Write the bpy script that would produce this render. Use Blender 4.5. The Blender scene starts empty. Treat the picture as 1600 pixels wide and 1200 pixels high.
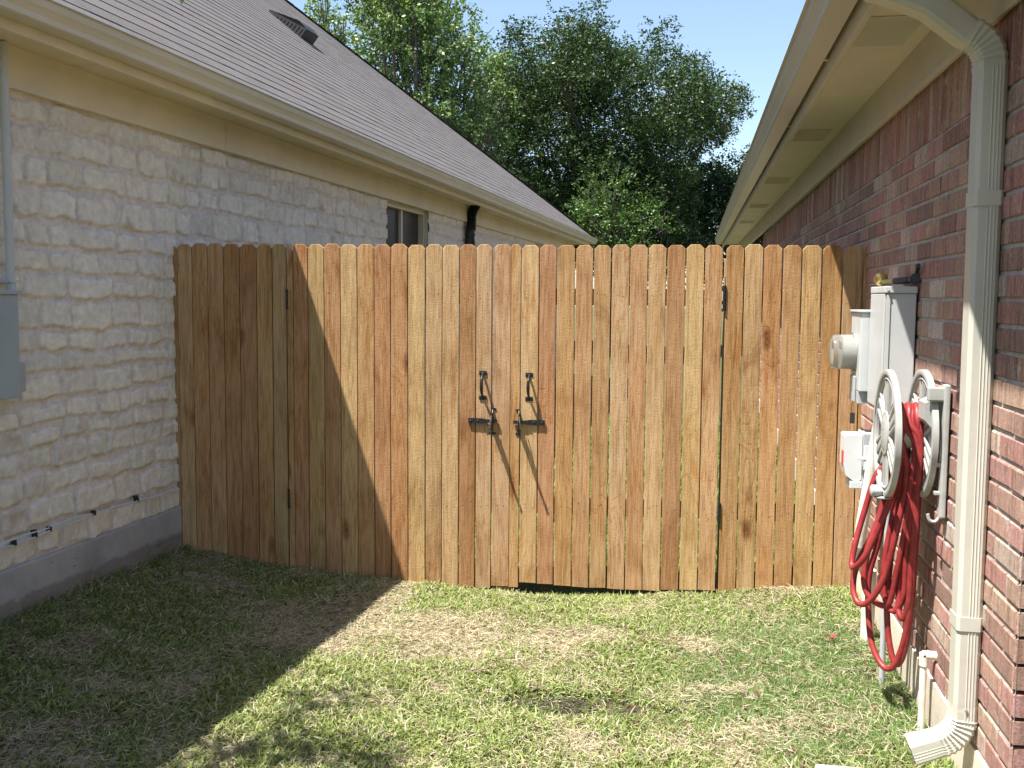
import bpy, math, random
import numpy as np
from mathutils import Vector, Matrix
random.seed(7); RNG=np.random.default_rng(11)
S=bpy.context.scene; COL=S.collection; R=math.radians
# ------------------------------------------------------------------ camera
EYE=1.44
cd=bpy.data.cameras.new('camera'); cam=bpy.data.objects.new('camera',cd); COL.objects.link(cam); S.camera=cam
cd.sensor_width=36; cd.lens=36.0; cd.clip_start=.05; cd.clip_end=600
cam.matrix_world=Matrix.Translation((0,0,EYE))@Matrix.Rotation(R(10.17),4,'Z')@Matrix.Rotation(R(90-4.84),4,'X')@Matrix.Rotation(R(.46),4,'Z')
# ------------------------------------------------------------------ light
SUN=Vector((-.345,-.28,1)).normalized()
S.view_settings.view_transform='Standard'; S.view_settings.look='None'; S.view_settings.gamma=1; S.view_settings.exposure=1.35
w=bpy.data.worlds.new('World'); S.world=w; w.use_nodes=True
nt=w.node_tree; nt.nodes.clear()
sky=nt.nodes.new('ShaderNodeTexSky'); sky.sky_type='NISHITA'; sky.sun_disc=False
sky.sun_elevation=math.asin(SUN.z); sky.sun_rotation=math.atan2(SUN.x,SUN.y); sky.altitude=100; sky.air_density=1.0; sky.dust_density=1.0; sky.ozone_density=.7
bg=nt.nodes.new('ShaderNodeBackground'); bg.inputs[1].default_value=.095
wo=nt.nodes.new('ShaderNodeOutputWorld'); nt.links.new(sky.outputs[0],bg.inputs[0]); nt.links.new(bg.outputs[0],wo.inputs[0])
ld=bpy.data.lights.new('sun','SUN'); ld.energy=5; ld.angle=R(.53); ld.color=(1,.96,.89)
sun=bpy.data.objects.new('sun',ld); COL.objects.link(sun); sun.location=(-6,-5,18)
sun.rotation_euler=(-SUN).to_track_quat('-Z','Y').to_euler()

# ------------------------------------------------------------------ material helpers
class N:
    def __init__(s,name):
        s.m=bpy.data.materials.new(name); s.m.use_nodes=True; s.t=s.m.node_tree; s.t.nodes.clear()
        s.out=s.n('OutputMaterial'); s.b=s.n('BsdfPrincipled'); s.l(s.b,0,s.out,0)
    def n(s,k,**kw):
        x=s.t.nodes.new('ShaderNode'+k)
        for a,b in kw.items(): setattr(x,a,b)
        return x
    def l(s,a,i,b,j): s.t.links.new(a.outputs[i],b.inputs[j])
    def geo(s,scale=(1,1,1),off=None):
        g=s.n('NewGeometry'); m=s.n('Mapping'); s.l(g,0,m,0); m.inputs['Scale'].default_value=scale
        if off is not None: s.l(off,0,m,1)
        return m
    def noise(s,vec,scale,detail=4,rough=.55,dist=0):
        x=s.n('TexNoise'); s.l(vec,0,x,0); x.inputs['Scale'].default_value=scale; x.inputs['Detail'].default_value=detail
        x.inputs['Roughness'].default_value=rough; x.inputs['Distortion'].default_value=dist; return x
    def ramp(s,src,i,stops):
        r=s.n('ValToRGB'); s.l(src,i,r,0); e=r.color_ramp.elements
        while len(e)<len(stops): e.new(.5)
        for k,(p,c) in enumerate(stops):
            e[k].position=p; e[k].color=(c if isinstance(c,(tuple,list)) else (c,c,c))[:3]+(1,) if isinstance(c,(tuple,list)) else (c,c,c,1)
        return r
    def mix(s,a,ai,b,bi,f=None,fi=0,fac=.5,mode='MIX'):
        x=s.n('MixRGB',blend_type=mode)
        x.inputs[0].default_value=fac
        if f is not None: s.l(f,fi,x,0)
        if hasattr(a,'outputs'): s.l(a,ai,x,1)
        else: x.inputs[1].default_value=tuple(a)[:3]+(1,)
        if hasattr(b,'outputs'): s.l(b,bi,x,2)
        else: x.inputs[2].default_value=tuple(b)[:3]+(1,)
        return x
    def math(s,op,a,ai,b,bi=0):
        x=s.n('Math',operation=op)
        if hasattr(a,'outputs'): s.l(a,ai,x,0)
        else: x.inputs[0].default_value=a
        if hasattr(b,'outputs'): s.l(b,bi,x,1)
        else: x.inputs[1].default_value=b
        return x
    def bump(s,src,i,strength=.5,dist=.002,prev=None):
        x=s.n('Bump'); x.inputs['Strength'].default_value=strength; x.inputs['Distance'].default_value=dist; s.l(src,i,x,'Height')
        if prev: s.l(prev,0,x,'Normal')
        return x
    def fin(s,col=None,ci=0,rough=.6,nrm=None,metal=0,spec=.5):
        if col is not None:
            if hasattr(col,'outputs'): s.l(col,ci,s.b,'Base Color')
            else: s.b.inputs['Base Color'].default_value=tuple(col)[:3]+(1,)
        s.b.inputs['Roughness'].default_value=rough; s.b.inputs['Metallic'].default_value=metal
        s.b.inputs['Specular IOR Level'].default_value=spec
        if nrm is not None: s.l(nrm,0,s.b,'Normal')
        return s.m

def mat_paint(name,col,rough=.45,var=.06,scale=3,bump=.15,bs=60,grain=None,spec=.4,metal=0):
    k=N(name); g=k.geo(); n1=k.noise(g,scale,5,.6)
    d=tuple(c*(1-var*2.2) for c in col); u=tuple(min(1,c*(1+var)) for c in col)
    c=k.ramp(n1,0,[(.3,d),(.65,u)])
    g2=k.geo(grain if grain else (1,1,1)); n2=k.noise(g2,bs,4,.6)
    return k.fin(c,0,rough,k.bump(n2,0,bump,.003),metal,spec)

def mat_wood(name='cedar'):
    k=N(name); oi=k.n('ObjectInfo')
    off=k.n('CombineXYZ'); m1=k.math('MULTIPLY',oi,'Alpha',53.7); m2=k.math('MULTIPLY',oi,'Alpha',91.3)
    k.l(m1,0,off,0); k.l(m2,0,off,2)
    fine=k.noise(k.geo((1,1,.04),off),170,4,.75); mid=k.noise(k.geo((1,1,.06),off),60,4,.6,.3)
    wav=k.noise(k.geo((1,1,.13),off),9,2,.5,.8)
    mm=k.math('MULTIPLY',wav,0,16.0); pp=k.math('PINGPONG',mm,0,.5)
    band=k.ramp(pp,0,[(0,0.0),(.14,.8),(.5,1.0)])
    blot=k.noise(k.geo((.6,.6,.30),off),5.5,5,.65,.8); blot2=k.noise(k.geo((.9,.9,.5),off),2.2,3,.5)
    saw=k.noise(k.geo((.35,1,1),off),120,4,.8); pit=k.noise(k.geo((1,1,.5),off),150,3,.8)
    gk=k.geo((1.15,0.0,.42),off); vo=k.n('TexVoronoi'); k.l(gk,0,vo,0); vo.inputs['Scale'].default_value=6.2
    dn=k.noise(k.geo((1,1,1),off),28,3); dd=k.math('MULTIPLY',dn,0,.10); kd=k.math('ADD',vo,0,dd)
    knot=k.ramp(kd,0,[(.085,0.0),(.12,.5),(.135,.2),(.26,1.0)])
    sep=k.n('SeparateColor'); k.l(vo,1,sep,0); sel=k.ramp(sep,0,[(.80,1.0),(.81,0.0)])
    knotm=k.mix(knot,0,(1,1,1),0,sel,0)
    hs=k.mix(oi,'Color',(.92,.70,.47),0,fac=1,mode='MULTIPLY')
    bandx=k.mix(band,0,(1,1,1),0,k.ramp(blot2,0,[(.42,0.0),(.56,1.0)]),0)
    c1=k.mix(hs,0,oi,'Color',bandx,0)
    r2=k.ramp(blot,0,[(.28,(.50,.36,.25)),(.42,(.86,.80,.72)),(.55,(1,.99,.97)),(.72,(1.08,1.07,1.04))])
    c2=k.mix(c1,0,r2,0,fac=.9,mode='MULTIPLY')
    c3=k.mix(c2,0,k.ramp(fine,0,[(.32,(.52,.45,.38)),(.52,(1,1,1)),(.7,(1.10,1.09,1.06))]),0,fac=.75,mode='MULTIPLY')
    c3=k.mix(c3,0,k.ramp(mid,0,[(.34,(.66,.56,.47)),(.55,(1,1,1))]),0,fac=.7,mode='MULTIPLY')
    c4=k.mix((.30,.15,.08),0,(1,1,1),0,knotm,0); c5=k.mix(c3,0,c4,0,fac=.9,mode='MULTIPLY')
    b1=k.bump(fine,0,.5,.003); b2=k.bump(saw,0,.55,.003,b1); b3=k.bump(bandx,0,.35,.002,b2); b4=k.bump(pit,0,.3,.002,b3)
    return k.fin(c5,0,.85,b4,0,.15)

def mat_attr(name,att,rough=.85,bump=.5,bs=120,dist=.003,mott=.25,ms=30,grain=None,streak=False):
    k=N(name); a=k.n('Attribute',attribute_name=att); g=k.geo(grain or (1,1,1)); n=k.noise(g,ms,5,.65)
    r=k.ramp(n,0,[(.3,(1-mott*1.6,)*3),(.7,(1+mott*.3,)*3)])
    c=k.mix(a,0,r,0,fac=1,mode='MULTIPLY')
    if streak:
        gs=k.geo((1,1,.12)); ns=k.noise(gs,55,3,.6); rs=k.ramp(ns,0,[(.34,(.62,.55,.52)),(.5,(1,1,1)),(.68,(1.2,1.15,1.1))])
        c=k.mix(c,0,rs,0,fac=.8,mode='MULTIPLY')
        nb=k.noise(k.geo(),9,5,.7); rb=k.ramp(nb,0,[(.60,0.0),(.70,.55)]); c=k.mix(c,0,(.62,.55,.48),0,rb,0)
        ng=k.noise(k.geo(),160,3,.8); rg_=k.ramp(ng,0,[(.32,(.55,.5,.5)),(.5,(1,1,1)),(.7,(1.15,1.15,1.15))]); c=k.mix(c,0,rg_,0,fac=.8,mode='MULTIPLY')
    n2=k.noise(k.geo(),bs,4,.7)
    return k.fin(c,0,rough,k.bump(n2,0,bump,dist),0,.25)

def mat_leaf(name,att='tone',trans=.35,rough=.5):
    k=N(name); a=k.n('Attribute',attribute_name=att)
    k.fin(a,0,rough,None,0,.35)
    t=k.n('BsdfTranslucent'); cc=k.mix(a,0,(1.0,1.15,.45),0,fac=1,mode='MULTIPLY'); k.l(cc,0,t,0)
    ms=k.n('MixShader'); ms.inputs[0].default_value=trans; k.l(k.b,0,ms,1); k.l(t,0,ms,2); k.l(ms,0,k.out,0)
    return k.m

M={}
M['wood']=mat_wood()
M['trim']=mat_paint('cream_trim_paint',(.70,.62,.455),.5,.06,2.2,.5,70,(1,.06,1))
M['trim2']=mat_paint('tan_trim_paint',(.60,.535,.41),.5,.05,2,.3,120)
M['gutter']=mat_paint('cream_gutter_metal',(.66,.60,.49),.32,.04,1.5,.12,14)
M['gutter2']=mat_paint('tan_gutter_metal',(.58,.53,.44),.32,.04,1.5,.12,14)
M['spout']=mat_paint('off_white_downspout_metal',(.56,.545,.47),.34,.05,2.5,.25,18)
M['greybox']=mat_paint('light_grey_enamel',(.53,.545,.54),.38,.04,4,.06,60)
M['bluebox']=mat_paint('blue_grey_enamel',(.33,.40,.43),.4,.04,4,.08,60)
M['whiteplastic']=mat_paint('white_plastic',(.62,.63,.63),.4,.03,5,.05,80)
M['reel']=mat_paint('putty_plastic',(.40,.41,.385),.42,.07,14,.1,120)
M['pvc']=mat_paint('pvc_pipe',(.74,.70,.60),.4,.12,18,.1,60)
M['conduit']=mat_paint('grey_conduit',(.42,.44,.45),.45,.06,10,.1,60)
M['black']=mat_paint('black_hardware',(.018,.018,.02),.35,.1,20,.15,200)
M['blackpl']=mat_paint('black_plastic',(.03,.03,.032),.5,.1,20,.15,200)
M['steel']=mat_paint('galvanised_steel',(.55,.55,.55),.3,.05,20,.1,200,metal=.9)
M['brass']=mat_paint('brass',(.60,.45,.16),.35,.1,20,.1,200,metal=.6)
M['yellow']=mat_paint('olive_yellow_tube',(.48,.40,.12),.35,.08,20,.1,200)
M['dark']=mat_paint('dark_glass',(.035,.032,.03),.12,.1,2,.02,3)
M['conc']=mat_paint('grey_foundation_concrete',(.33,.33,.34),.85,.2,5,.4,35)
k=N('stained_foundation'); g=k.geo(); n=k.noise(g,3.5,6,.65); c=k.ramp(n,0,[(.3,(.30,.30,.305)),(.55,(.42,.42,.42)),(.75,(.48,.48,.475))])
n2=k.noise(k.geo((1,1,2.2)),7,4,.6); c=k.mix(c,0,(.14,.14,.145),0,k.ramp(n2,0,[(.66,0.0),(.70,.8)]),0)
gz_=k.n('NewGeometry'); sz=k.n('SeparateXYZ'); k.l(gz_,0,sz,0); n3=k.noise(g,14,4,.7); hh=k.math('MULTIPLY',n3,0,.10); lv=k.math('SUBTRACT',sz,2,hh)
c=k.mix(c,0,(.16,.13,.10),0,k.ramp(lv,0,[(.0,.6),(.02,0.0)]),0); M['conc']=k.fin(c,0,.9,k.bump(k.noise(g,45,5,.7),0,.6,.004),0,.2)
M['conc2']=mat_paint('pale_concrete',(.62,.55,.45),.85,.10,5,.5,50)
M['mortar']=mat_paint('mortar',(.43,.405,.375),.95,.12,25,.8,160)
M['soffit']=mat_paint('soffit_paint',(.66,.60,.46),.55,.05,1.4,.15,200)
M['bark']=mat_paint('bark',(.10,.085,.07),.9,.25,6,.9,22,(1,1,.25))
M['red_leaf']=mat_paint('red_leaf',(.30,.03,.05),.5,.1,20,.1,50)
M['redlabel']=mat_paint('red_label',(.55,.06,.05),.5,.05,20,.05,50)
M['stone']=mat_attr('limestone','tone',.9,.6,90,.004,.16,22)
M['brick']=mat_attr('fired_brick','tone',.9,.8,190,.003,.20,60,(1,1,1),True)
M['shingle']=mat_attr('asphalt_shingle','tone',.95,.8,420,.003,.30,170)
M['grass']=mat_leaf('grass_blades',trans=.25,rough=.55)
M['leaf_oak']=mat_leaf('oak_leaves',trans=.22,rough=.42)
M['leaf_pale']=mat_leaf('pale_leaves',trans=.32,rough=.38)
k=N('garden_hose_rubber'); g=k.geo(); n=k.noise(g,30,4); c=k.ramp(n,0,[(.3,(.21,.018,.02)),(.7,(.30,.036,.036))]); M['hose']=k.fin(c,0,.45,k.bump(n,0,.1,.001),0,.5)
k=N('meter_glass'); k.fin((.60,.60,.55),0,.08,None,0,.6); k.b.inputs['Transmission Weight'].default_value=.8; k.b.inputs['IOR'].default_value=1.2; M['glass']=k.m
k=N('window_glass'); k.fin((.05,.042,.04),0,.35,None,0,.12); M['pane']=k.m
# soil and thatch under the blades
k=N('soil_and_thatch'); g=k.geo(); n1=k.noise(g,2.2,5,.6); n2=k.noise(g,70,5,.75); n3=k.noise(k.geo((1,1,1)),260,3,.7)
c1=k.ramp(n2,0,[(.3,(.03,.023,.015)),(.5,(.10,.08,.05)),(.70,(.22,.18,.12))]); c2=k.ramp(n2,0,[(.3,(.03,.04,.015)),(.55,(.10,.13,.04)),(.7,(.25,.24,.12))])
c3=k.mix(c1,0,c2,0,k.ramp(n1,0,[(.4,0.0),(.6,1.0)]),0); k.fin(c3,0,.95,k.bump(n2,0,1,.02,k.bump(n3,0,.6,.004)),0,.1); M['soil']=k.m

# ------------------------------------------------------------------ mesh helpers
class MB:
    def __init__(s): s.v=[]; s.f=[]; s.c=None
    def add(s,vs,fs):
        o=len(s.v); s.v+= [tuple(p) for p in vs]; s.f+=[tuple(i+o for i in f) for f in fs]; return s
    def box(s,a,b,bev=0.0):
        x0,y0,z0=[min(p,q) for p,q in zip(a,b)]; x1,y1,z1=[max(p,q) for p,q in zip(a,b)]
        if bev<=0:
            return s.add([(x0,y0,z0),(x1,y0,z0),(x1,y1,z0),(x0,y1,z0),(x0,y0,z1),(x1,y0,z1),(x1,y1,z1),(x0,y1,z1)],
             [(0,3,2,1),(4,5,6,7),(0,1,5,4),(1,2,6,5),(2,3,7,6),(3,0,4,7)])
        e=min(bev,(x1-x0)*.45,(y1-y0)*.45,(z1-z0)*.45)
        import bmesh
        bm=bmesh.new(); bmesh.ops.create_cube(bm,size=1)
        for q in bm.verts: q.co=Vector(((x0+x1)/2+q.co.x*(x1-x0),(y0+y1)/2+q.co.y*(y1-y0),(z0+z1)/2+q.co.z*(z1-z0)))
        bmesh.ops.bevel(bm,geom=bm.edges[:],offset=e,segments=2,profile=.6,affect='EDGES'); bm.verts.index_update()
        s.add([q.co[:] for q in bm.verts],[[q.index for q in f.verts] for f in bm.faces]); bm.free(); return s
    def prism(s,poly,axis,lo,hi):
        # poly = list of 2D points; axis 0: (y,z) at x ; 1: (x,z) at y ; 2: (x,y) at z
        def mk(p,t): return (t,p[0],p[1]) if axis==0 else ((p[0],t,p[1]) if axis==1 else (p[0],p[1],t))
        n=len(poly); vs=[mk(p,lo) for p in poly]+[mk(p,hi) for p in poly]
        return s.add(vs,[tuple(range(n))[::-1],tuple(range(n,2*n))]+[(i,(i+1)%n,n+(i+1)%n,n+i) for i in range(n)])
    def tube(s,pts,r,seg=10,smooth=0,caps=True,flat=None):
        P=[Vector(p) for p in pts]
        rr=list(r) if hasattr(r,'__len__') else [r]*len(P)
        if smooth: P,rr=catmull(P,rr,smooth)
        n=len(P); T=[(P[min(i+1,n-1)]-P[max(i-1,0)]).normalized() for i in range(n)]
        up=Vector((0,0,1)) if abs(T[0].z)<.9 else Vector((1,0,0)); u=(up-T[0]*up.dot(T[0])).normalized()
        vs=[];fs=[]
        for i in range(n):
            u=(u-T[i]*u.dot(T[i])).normalized(); w_=T[i].cross(u)
            for j in range(seg):
                a=2*math.pi*j/seg; vs.append(P[i]+(u*math.cos(a)+w_*math.sin(a))*rr[i])
        for i in range(n-1):
            for j in range(seg):
                j2=(j+1)%seg; fs.append((i*seg+j,i*seg+j2,(i+1)*seg+j2,(i+1)*seg+j))
        if caps: fs.append(tuple(range(seg))[::-1]); fs.append(tuple((n-1)*seg+j for j in range(seg)))
        return s.add(vs,fs)
    def ring(s,c,axis,r0,r1,h,seg=40,ex=(1,1)):
        # flat washer with rounded-ish section about axis 0 (x)
        prof=[(r0,-h/2),(r0,h/2),((r0+r1)/2,h/2+.003),(r1,h/2),(r1,-h/2),((r0+r1)/2,-h/2-.003)]
        vs=[];fs=[];m=len(prof)
        for i in range(seg):
            a=2*math.pi*i/seg
            for (r,t) in prof: vs.append((c[0]+t,c[1]+r*math.cos(a)*ex[0],c[2]+r*math.sin(a)*ex[1]))
        for i in range(seg):
            i2=(i+1)%seg
            for j in range(m):
                j2=(j+1)%m; fs.append((i*m+j,i2*m+j,i2*m+j2,i*m+j2))
        return s.add(vs,fs)
    def lathe(s,c,axis,prof,seg=28,ex=(1,1)):
        # prof: list (t along axis, r)
        vs=[];fs=[];m=len(prof)
        for i in range(seg):
            a=2*math.pi*i/seg; ca,sa=math.cos(a)*ex[0],math.sin(a)*ex[1]
            for (t,r) in prof:
                vs.append((c[0]+t,c[1]+r*ca,c[2]+r*sa) if axis==0 else ((c[0]+r*ca,c[1]+t,c[2]+r*sa) if axis==1 else (c[0]+r*ca,c[1]+r*sa,c[2]+t)))
        for i in range(seg):
            i2=(i+1)%seg
            for j in range(m-1): fs.append((i*m+j,i*m+j+1,i2*m+j+1,i2*m+j))
        fs.append(tuple(i*m for i in range(seg))); fs.append(tuple(i*m+m-1 for i in range(seg))[::-1])
        return s.add(vs,fs)
    def xf(s,f): s.v=[tuple(f(*p)) for p in s.v]; return s
    def build(s,name,mat,parent=None,smooth=False):
        me=bpy.data.meshes.new(name); me.from_pydata([tuple(p) for p in s.v],[],s.f)
        if smooth:
            me.polygons.foreach_set('use_smooth',[True]*len(me.polygons))
            try: me.set_sharp_from_angle(angle=R(38))
            except Exception: pass
        me.materials.append(M[mat]); me.update()
        import bmesh
        bm=bmesh.new(); bm.from_mesh(me); bmesh.ops.recalc_face_normals(bm,faces=bm.faces[:]); bm.to_mesh(me); bm.free()
        return link(name,me,parent)
def link(name,me,parent=None):
    o=bpy.data.objects.new(name,me); COL.objects.link(o)
    if parent is not None:
        o.parent=parent; o.matrix_parent_inverse=parent.matrix_world.inverted()
    return o
def catmull(P,rr,k):
    out=[];ro=[];n=len(P)
    for i in range(n-1):
        a,b,c,d=P[max(i-1,0)],P[i],P[i+1],P[min(i+2,n-1)]
        for j in range(k):
            t=j/k; out.append(.5*((2*b)+(c-a)*t+(2*a-5*b+4*c-d)*t*t+(3*b-a-3*c+d)*t**3)); ro.append(rr[i]*(1-t)+rr[i+1]*t)
    out.append(P[-1]); ro.append(rr[-1]); return out,ro
def bigmesh(name,V,F4,mat,col=None,parent=None,smooth=False,F3=None):
    """numpy vertices, quads (m,4) and triangles (k,3)"""
    me=bpy.data.meshes.new(name); nv=len(V); n4=0 if F4 is None else len(F4); n3=0 if F3 is None else len(F3)
    me.vertices.add(nv); me.vertices.foreach_set('co',np.ascontiguousarray(V,dtype=np.float32).ravel())
    li=[];ls=[]
    if n4: li.append(np.asarray(F4).ravel()); ls.append(np.arange(n4)*4)
    if n3: li.append(np.asarray(F3).ravel()); ls.append(n4*4+np.arange(n3)*3)
    li=np.concatenate(li).astype(np.int32); ls=np.concatenate(ls).astype(np.int32)
    me.loops.add(len(li)); me.loops.foreach_set('vertex_index',li)
    me.polygons.add(n4+n3); me.polygons.foreach_set('loop_start',ls)
    try: me.polygons.foreach_set('loop_total',np.concatenate([np.full(n4,4),np.full(n3,3)]).astype(np.int32))
    except Exception: pass
    me.polygons.foreach_set('use_smooth',np.full(n4+n3,smooth))
    me.update(calc_edges=True); me.validate()
    if col is not None:
        a=me.color_attributes.new('tone','FLOAT_COLOR','POINT'); cc=np.ones((nv,4),np.float32); cc[:,:3]=col; a.data.foreach_set('color',cc.ravel())
    me.materials.append(M[mat]); return link(name,me,parent)
def thing(name,loc,label,cat,group=None):
    o=bpy.data.objects.new(name,None); COL.objects.link(o); o.location=loc; o.empty_display_size=.1
    o.matrix_world=Matrix.Translation(loc)
    tag(o,label,cat,group); return o
def tag(o,label=None,cat=None,group=None,kind=None):
    if label: o['label']=label
    if cat: o['category']=cat
    if group: o['group']=group
    if kind: o['kind']=kind
    return o
# value noise in numpy
_lat={}
def vnoise(x,y,scale,seed=0):
    key=(seed,); 
    if key not in _lat: _lat[key]=np.random.default_rng(seed+100).random((256,256))
    T=_lat[key]; u=np.asarray(x)*scale; v=np.asarray(y)*scale
    i=np.floor(u).astype(int); j=np.floor(v).astype(int); fu=u-i; fv=v-j; fu=fu*fu*(3-2*fu); fv=fv*fv*(3-2*fv)
    i0=i%256;i1=(i+1)%256;j0=j%256;j1=(j+1)%256
    return (T[i0,j0]*(1-fu)+T[i1,j0]*fu)*(1-fv)+(T[i0,j1]*(1-fu)+T[i1,j1]*fu)*fv
def fbm(x,y,scale,seed=0,oct=4):
    s_=0;a=.5
    for o in range(oct): s_=s_+a*vnoise(x,y,scale*2**o,seed+o); a*=.5
    return s_/(1-.5**oct)

# ------------------------------------------------------------------ ground
GX=np.array([-60,-3.3,-2.96,-2.71,-2.39,-1.59,-.97,-.63,.13,.43,.9,3,60]); GZ=np.array([0,.0,-.045,-.085,-.13,-.20,-.225,-.215,-.20,-.165,-.12,-.1,-.1])
def gz(x,y):
    x=np.asarray(x,float); y=np.asarray(y,float)
    z=np.interp(x,GX,GZ); near=np.clip((5.7-y)/3,0,1)
    z=z+near*.035*np.clip((x+2.6)/1.2,0,1)*np.clip((.9-x)/.8,0,1)
    z=z+(vnoise(x,y,2.3,3)-.5)*.03+(vnoise(x,y,7,5)-.5)*.016
    # dug out hollow below the gates
    z=z-.03*np.exp(-((x+.55)/.6)**2-((y-5.62)/.16)**2)
    return z
def grid(xs,ys,zf):
    X,Y=np.meshgrid(xs,ys,indexing='ij'); Z=zf(X,Y); V=np.stack([X.ravel(),Y.ravel(),Z.ravel()],1)
    n,m=len(xs),len(ys); i=np.arange(n-1)[:,None]*m+np.arange(m-1)[None]; i=i.ravel()
    return V,np.stack([i,i+m,i+m+1,i+1],1)
xs=np.unique(np.concatenate([np.linspace(-90,-8,14),np.linspace(-8,-3.6,8),np.arange(-3.6,1.4,.04),np.linspace(1.4,8,10),np.linspace(8,90,14)]))
ys=np.unique(np.concatenate([np.linspace(-40,2,14),np.arange(2,6.6,.04),np.linspace(6.6,20,30),np.linspace(20,160,20)]))
V,F=grid(xs,ys,gz)
tag(bigmesh('ground',V,F,'soil',smooth=True),kind='structure')

# ------------------------------------------------------------------ left house (own frame, turned 2.6 degrees)
TH=R(2.6); cT,sT=math.cos(TH),math.sin(TH)
def TL(a,b,z): return (a*cT+b*sT,-a*sT+b*cT,z)
def TLs(a,b,z): return TL(a,b,z-.0045*(b-5))
hs=thing('stone_house',TL(-3.2,4,0),'cream limestone house with grey shingle roof and cream gutter along the left','house')
A0=-3.2; B0,B1=-4.0,19.2
# stone face as a height field: warped courses of hewn blocks
def stone_layout():
    rows=[];z=.2
    rg=np.random.default_rng(5)
    while z<2.5:
        h=rg.choice([.10,.115,.125,.14,.155],p=[.15,.25,.3,.2,.1]); rows.append((z,h)); z+=h
    out=[]
    for z,h in rows:
        b=-5.0;cells=[]
        while b<22:
            l=rg.uniform(.14,.38); cells.append((b,l,rg.random(8))); b+=l
        out.append((z,h,cells))
    return out
LAY=stone_layout()
def stone_patch(bs,zs,name,parent,cut=None):
    Bm,Zm=np.meshgrid(bs,zs,indexing='ij')
    wz=Zm+(fbm(Bm,Zm,1.3,20,3)-.5)*.055+(vnoise(Bm,Zm,11,25)-.5)*.024+(vnoise(Bm,Zm,34,26)-.5)*.011
    wb=Bm+(fbm(Bm,Zm,4,30,3)-.5)*.05+(vnoise(Bm,Zm,12,37)-.5)*.02+(vnoise(Bm,Zm,38,36)-.5)*.010
    rz=np.array([r[0] for r in LAY]); ri=np.clip(np.searchsorted(rz,wz,side='right')-1,0,len(LAY)-1)
    H=np.zeros_like(Bm); C=np.zeros(Bm.shape+(3,))
    for i,(z0,h,cells) in enumerate(LAY):
        mk=ri==i
        if not mk.any(): continue
        cb=np.array([c[0] for c in cells]); cl=np.array([c[1] for c in cells]); cr=np.array([c[2] for c in cells])
        b_=wb[mk]; z_=wz[mk]; ci=np.clip(np.searchsorted(cb,b_,side='right')-1,0,len(cells)-1); r=cr[ci]
        u=b_-cb[ci]; L=cl[ci]; v=z_-z0
        mg=.006+.010*r[:,0]; mgz=.004+.007*r[:,1]
        sh=r[:,6]**2*.020; z0s=.012*r[:,7]*(r[:,7]<.8)
        dx=np.minimum(u-mg,L-mg-u); dz=np.minimum(v-mgz-z0s,h-mgz-sh-v)
        rad=.016
        qx=np.maximum(rad-dx,0); qz=np.maximum(rad-dz,0); d=np.where((dx<rad)&(dz<rad),rad-np.hypot(qx,qz),np.minimum(dx,dz))
        e=np.clip(d/(.004+.007*vnoise(Bm[mk],Zm[mk],9,81)),0,1); e=e*e*(3-2*e)
        rough=(fbm(Bm[mk]*1.0,Zm[mk],9,40,5)-.5)*.020
        tilt=(r[:,2]-.5)*.05*(u-L/2)+(.2-r[:,3])*.07*(v-h/2)
        prom=.007+.008*r[:,4]
        top=prom+tilt+rough
        H[mk]=e*top
        base=np.array([.85,.80,.70])*(0.90+.16*r[:,5][:,None])
        base=base*np.array([1,1,1])+ (r[:,3][:,None]-.5)*np.array([.02,0,-.035])
        pit=fbm(Bm[mk],Zm[mk],9,60,4); st=np.clip((pit-.62)*6,0,1)*(r[:,7]>.72)
        base=base*(1-st[:,None]*.45)+st[:,None]*.45*np.array([.42,.27,.14])
        mort=np.array([.76,.685,.615])
        jn=np.clip(1-np.abs(d-.002)/.006,0,1)*.15*(vnoise(Bm[mk],Zm[mk],11,77)>.5)
        cc=mort*(1-e[:,None])+base*e[:,None]; C[mk]=cc*(1-jn[:,None])
    H=H+(vnoise(Bm,Zm,60,50)-.5)*.003+(vnoise(Bm,Zm,120,51)-.5)*.0018+(fbm(Bm,Zm,2.2,52,2)-.5)*.012
    a=A0-.012+H; b=Bm; z=Zm
    V=np.stack([(a*cT+b*sT).ravel(),(-a*sT+b*cT).ravel(),z.ravel()],1)
    n,m=Bm.shape; ii=np.arange(n-1)[:,None]*m+np.arange(m-1)[None]
    if cut is not None:
        bc=(Bm[:-1,:-1]+Bm[1:,1:])/2; zc=(Zm[:-1,:-1]+Zm[1:,1:])/2; keep=np.ones(bc.shape,bool)
        for (b0,b1,z0,z1) in cut: keep&=~((bc>b0)&(bc<b1)&(zc>z0)&(zc<z1))
        ii=ii[keep]
    ii=ii.ravel(); F=np.stack([ii,ii+m,ii+m+1,ii+1],1)
    return bigmesh(name,V,F,'stone',C.reshape(-1,3),parent,smooth=True)
WIN=[(8.93,10.18,1.2,2.31),(15.7,16.9,1.2,2.27)]
bs=np.unique(np.concatenate([np.arange(B0,3.4,.06),np.arange(3.4,6.0,.0075),np.arange(6.0,11,.014),np.arange(11,B1,.035)]))
zs=np.unique(np.concatenate([np.arange(.17,2.37,.0085)]))
stone_patch(bs,zs,'stone_wall',hs,WIN)
b=MB(); b.box((A0-.30,B0,-.4),(A0+.012,B1,.205),.01); b.xf(TL).build('foundation','conc',hs)
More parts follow.
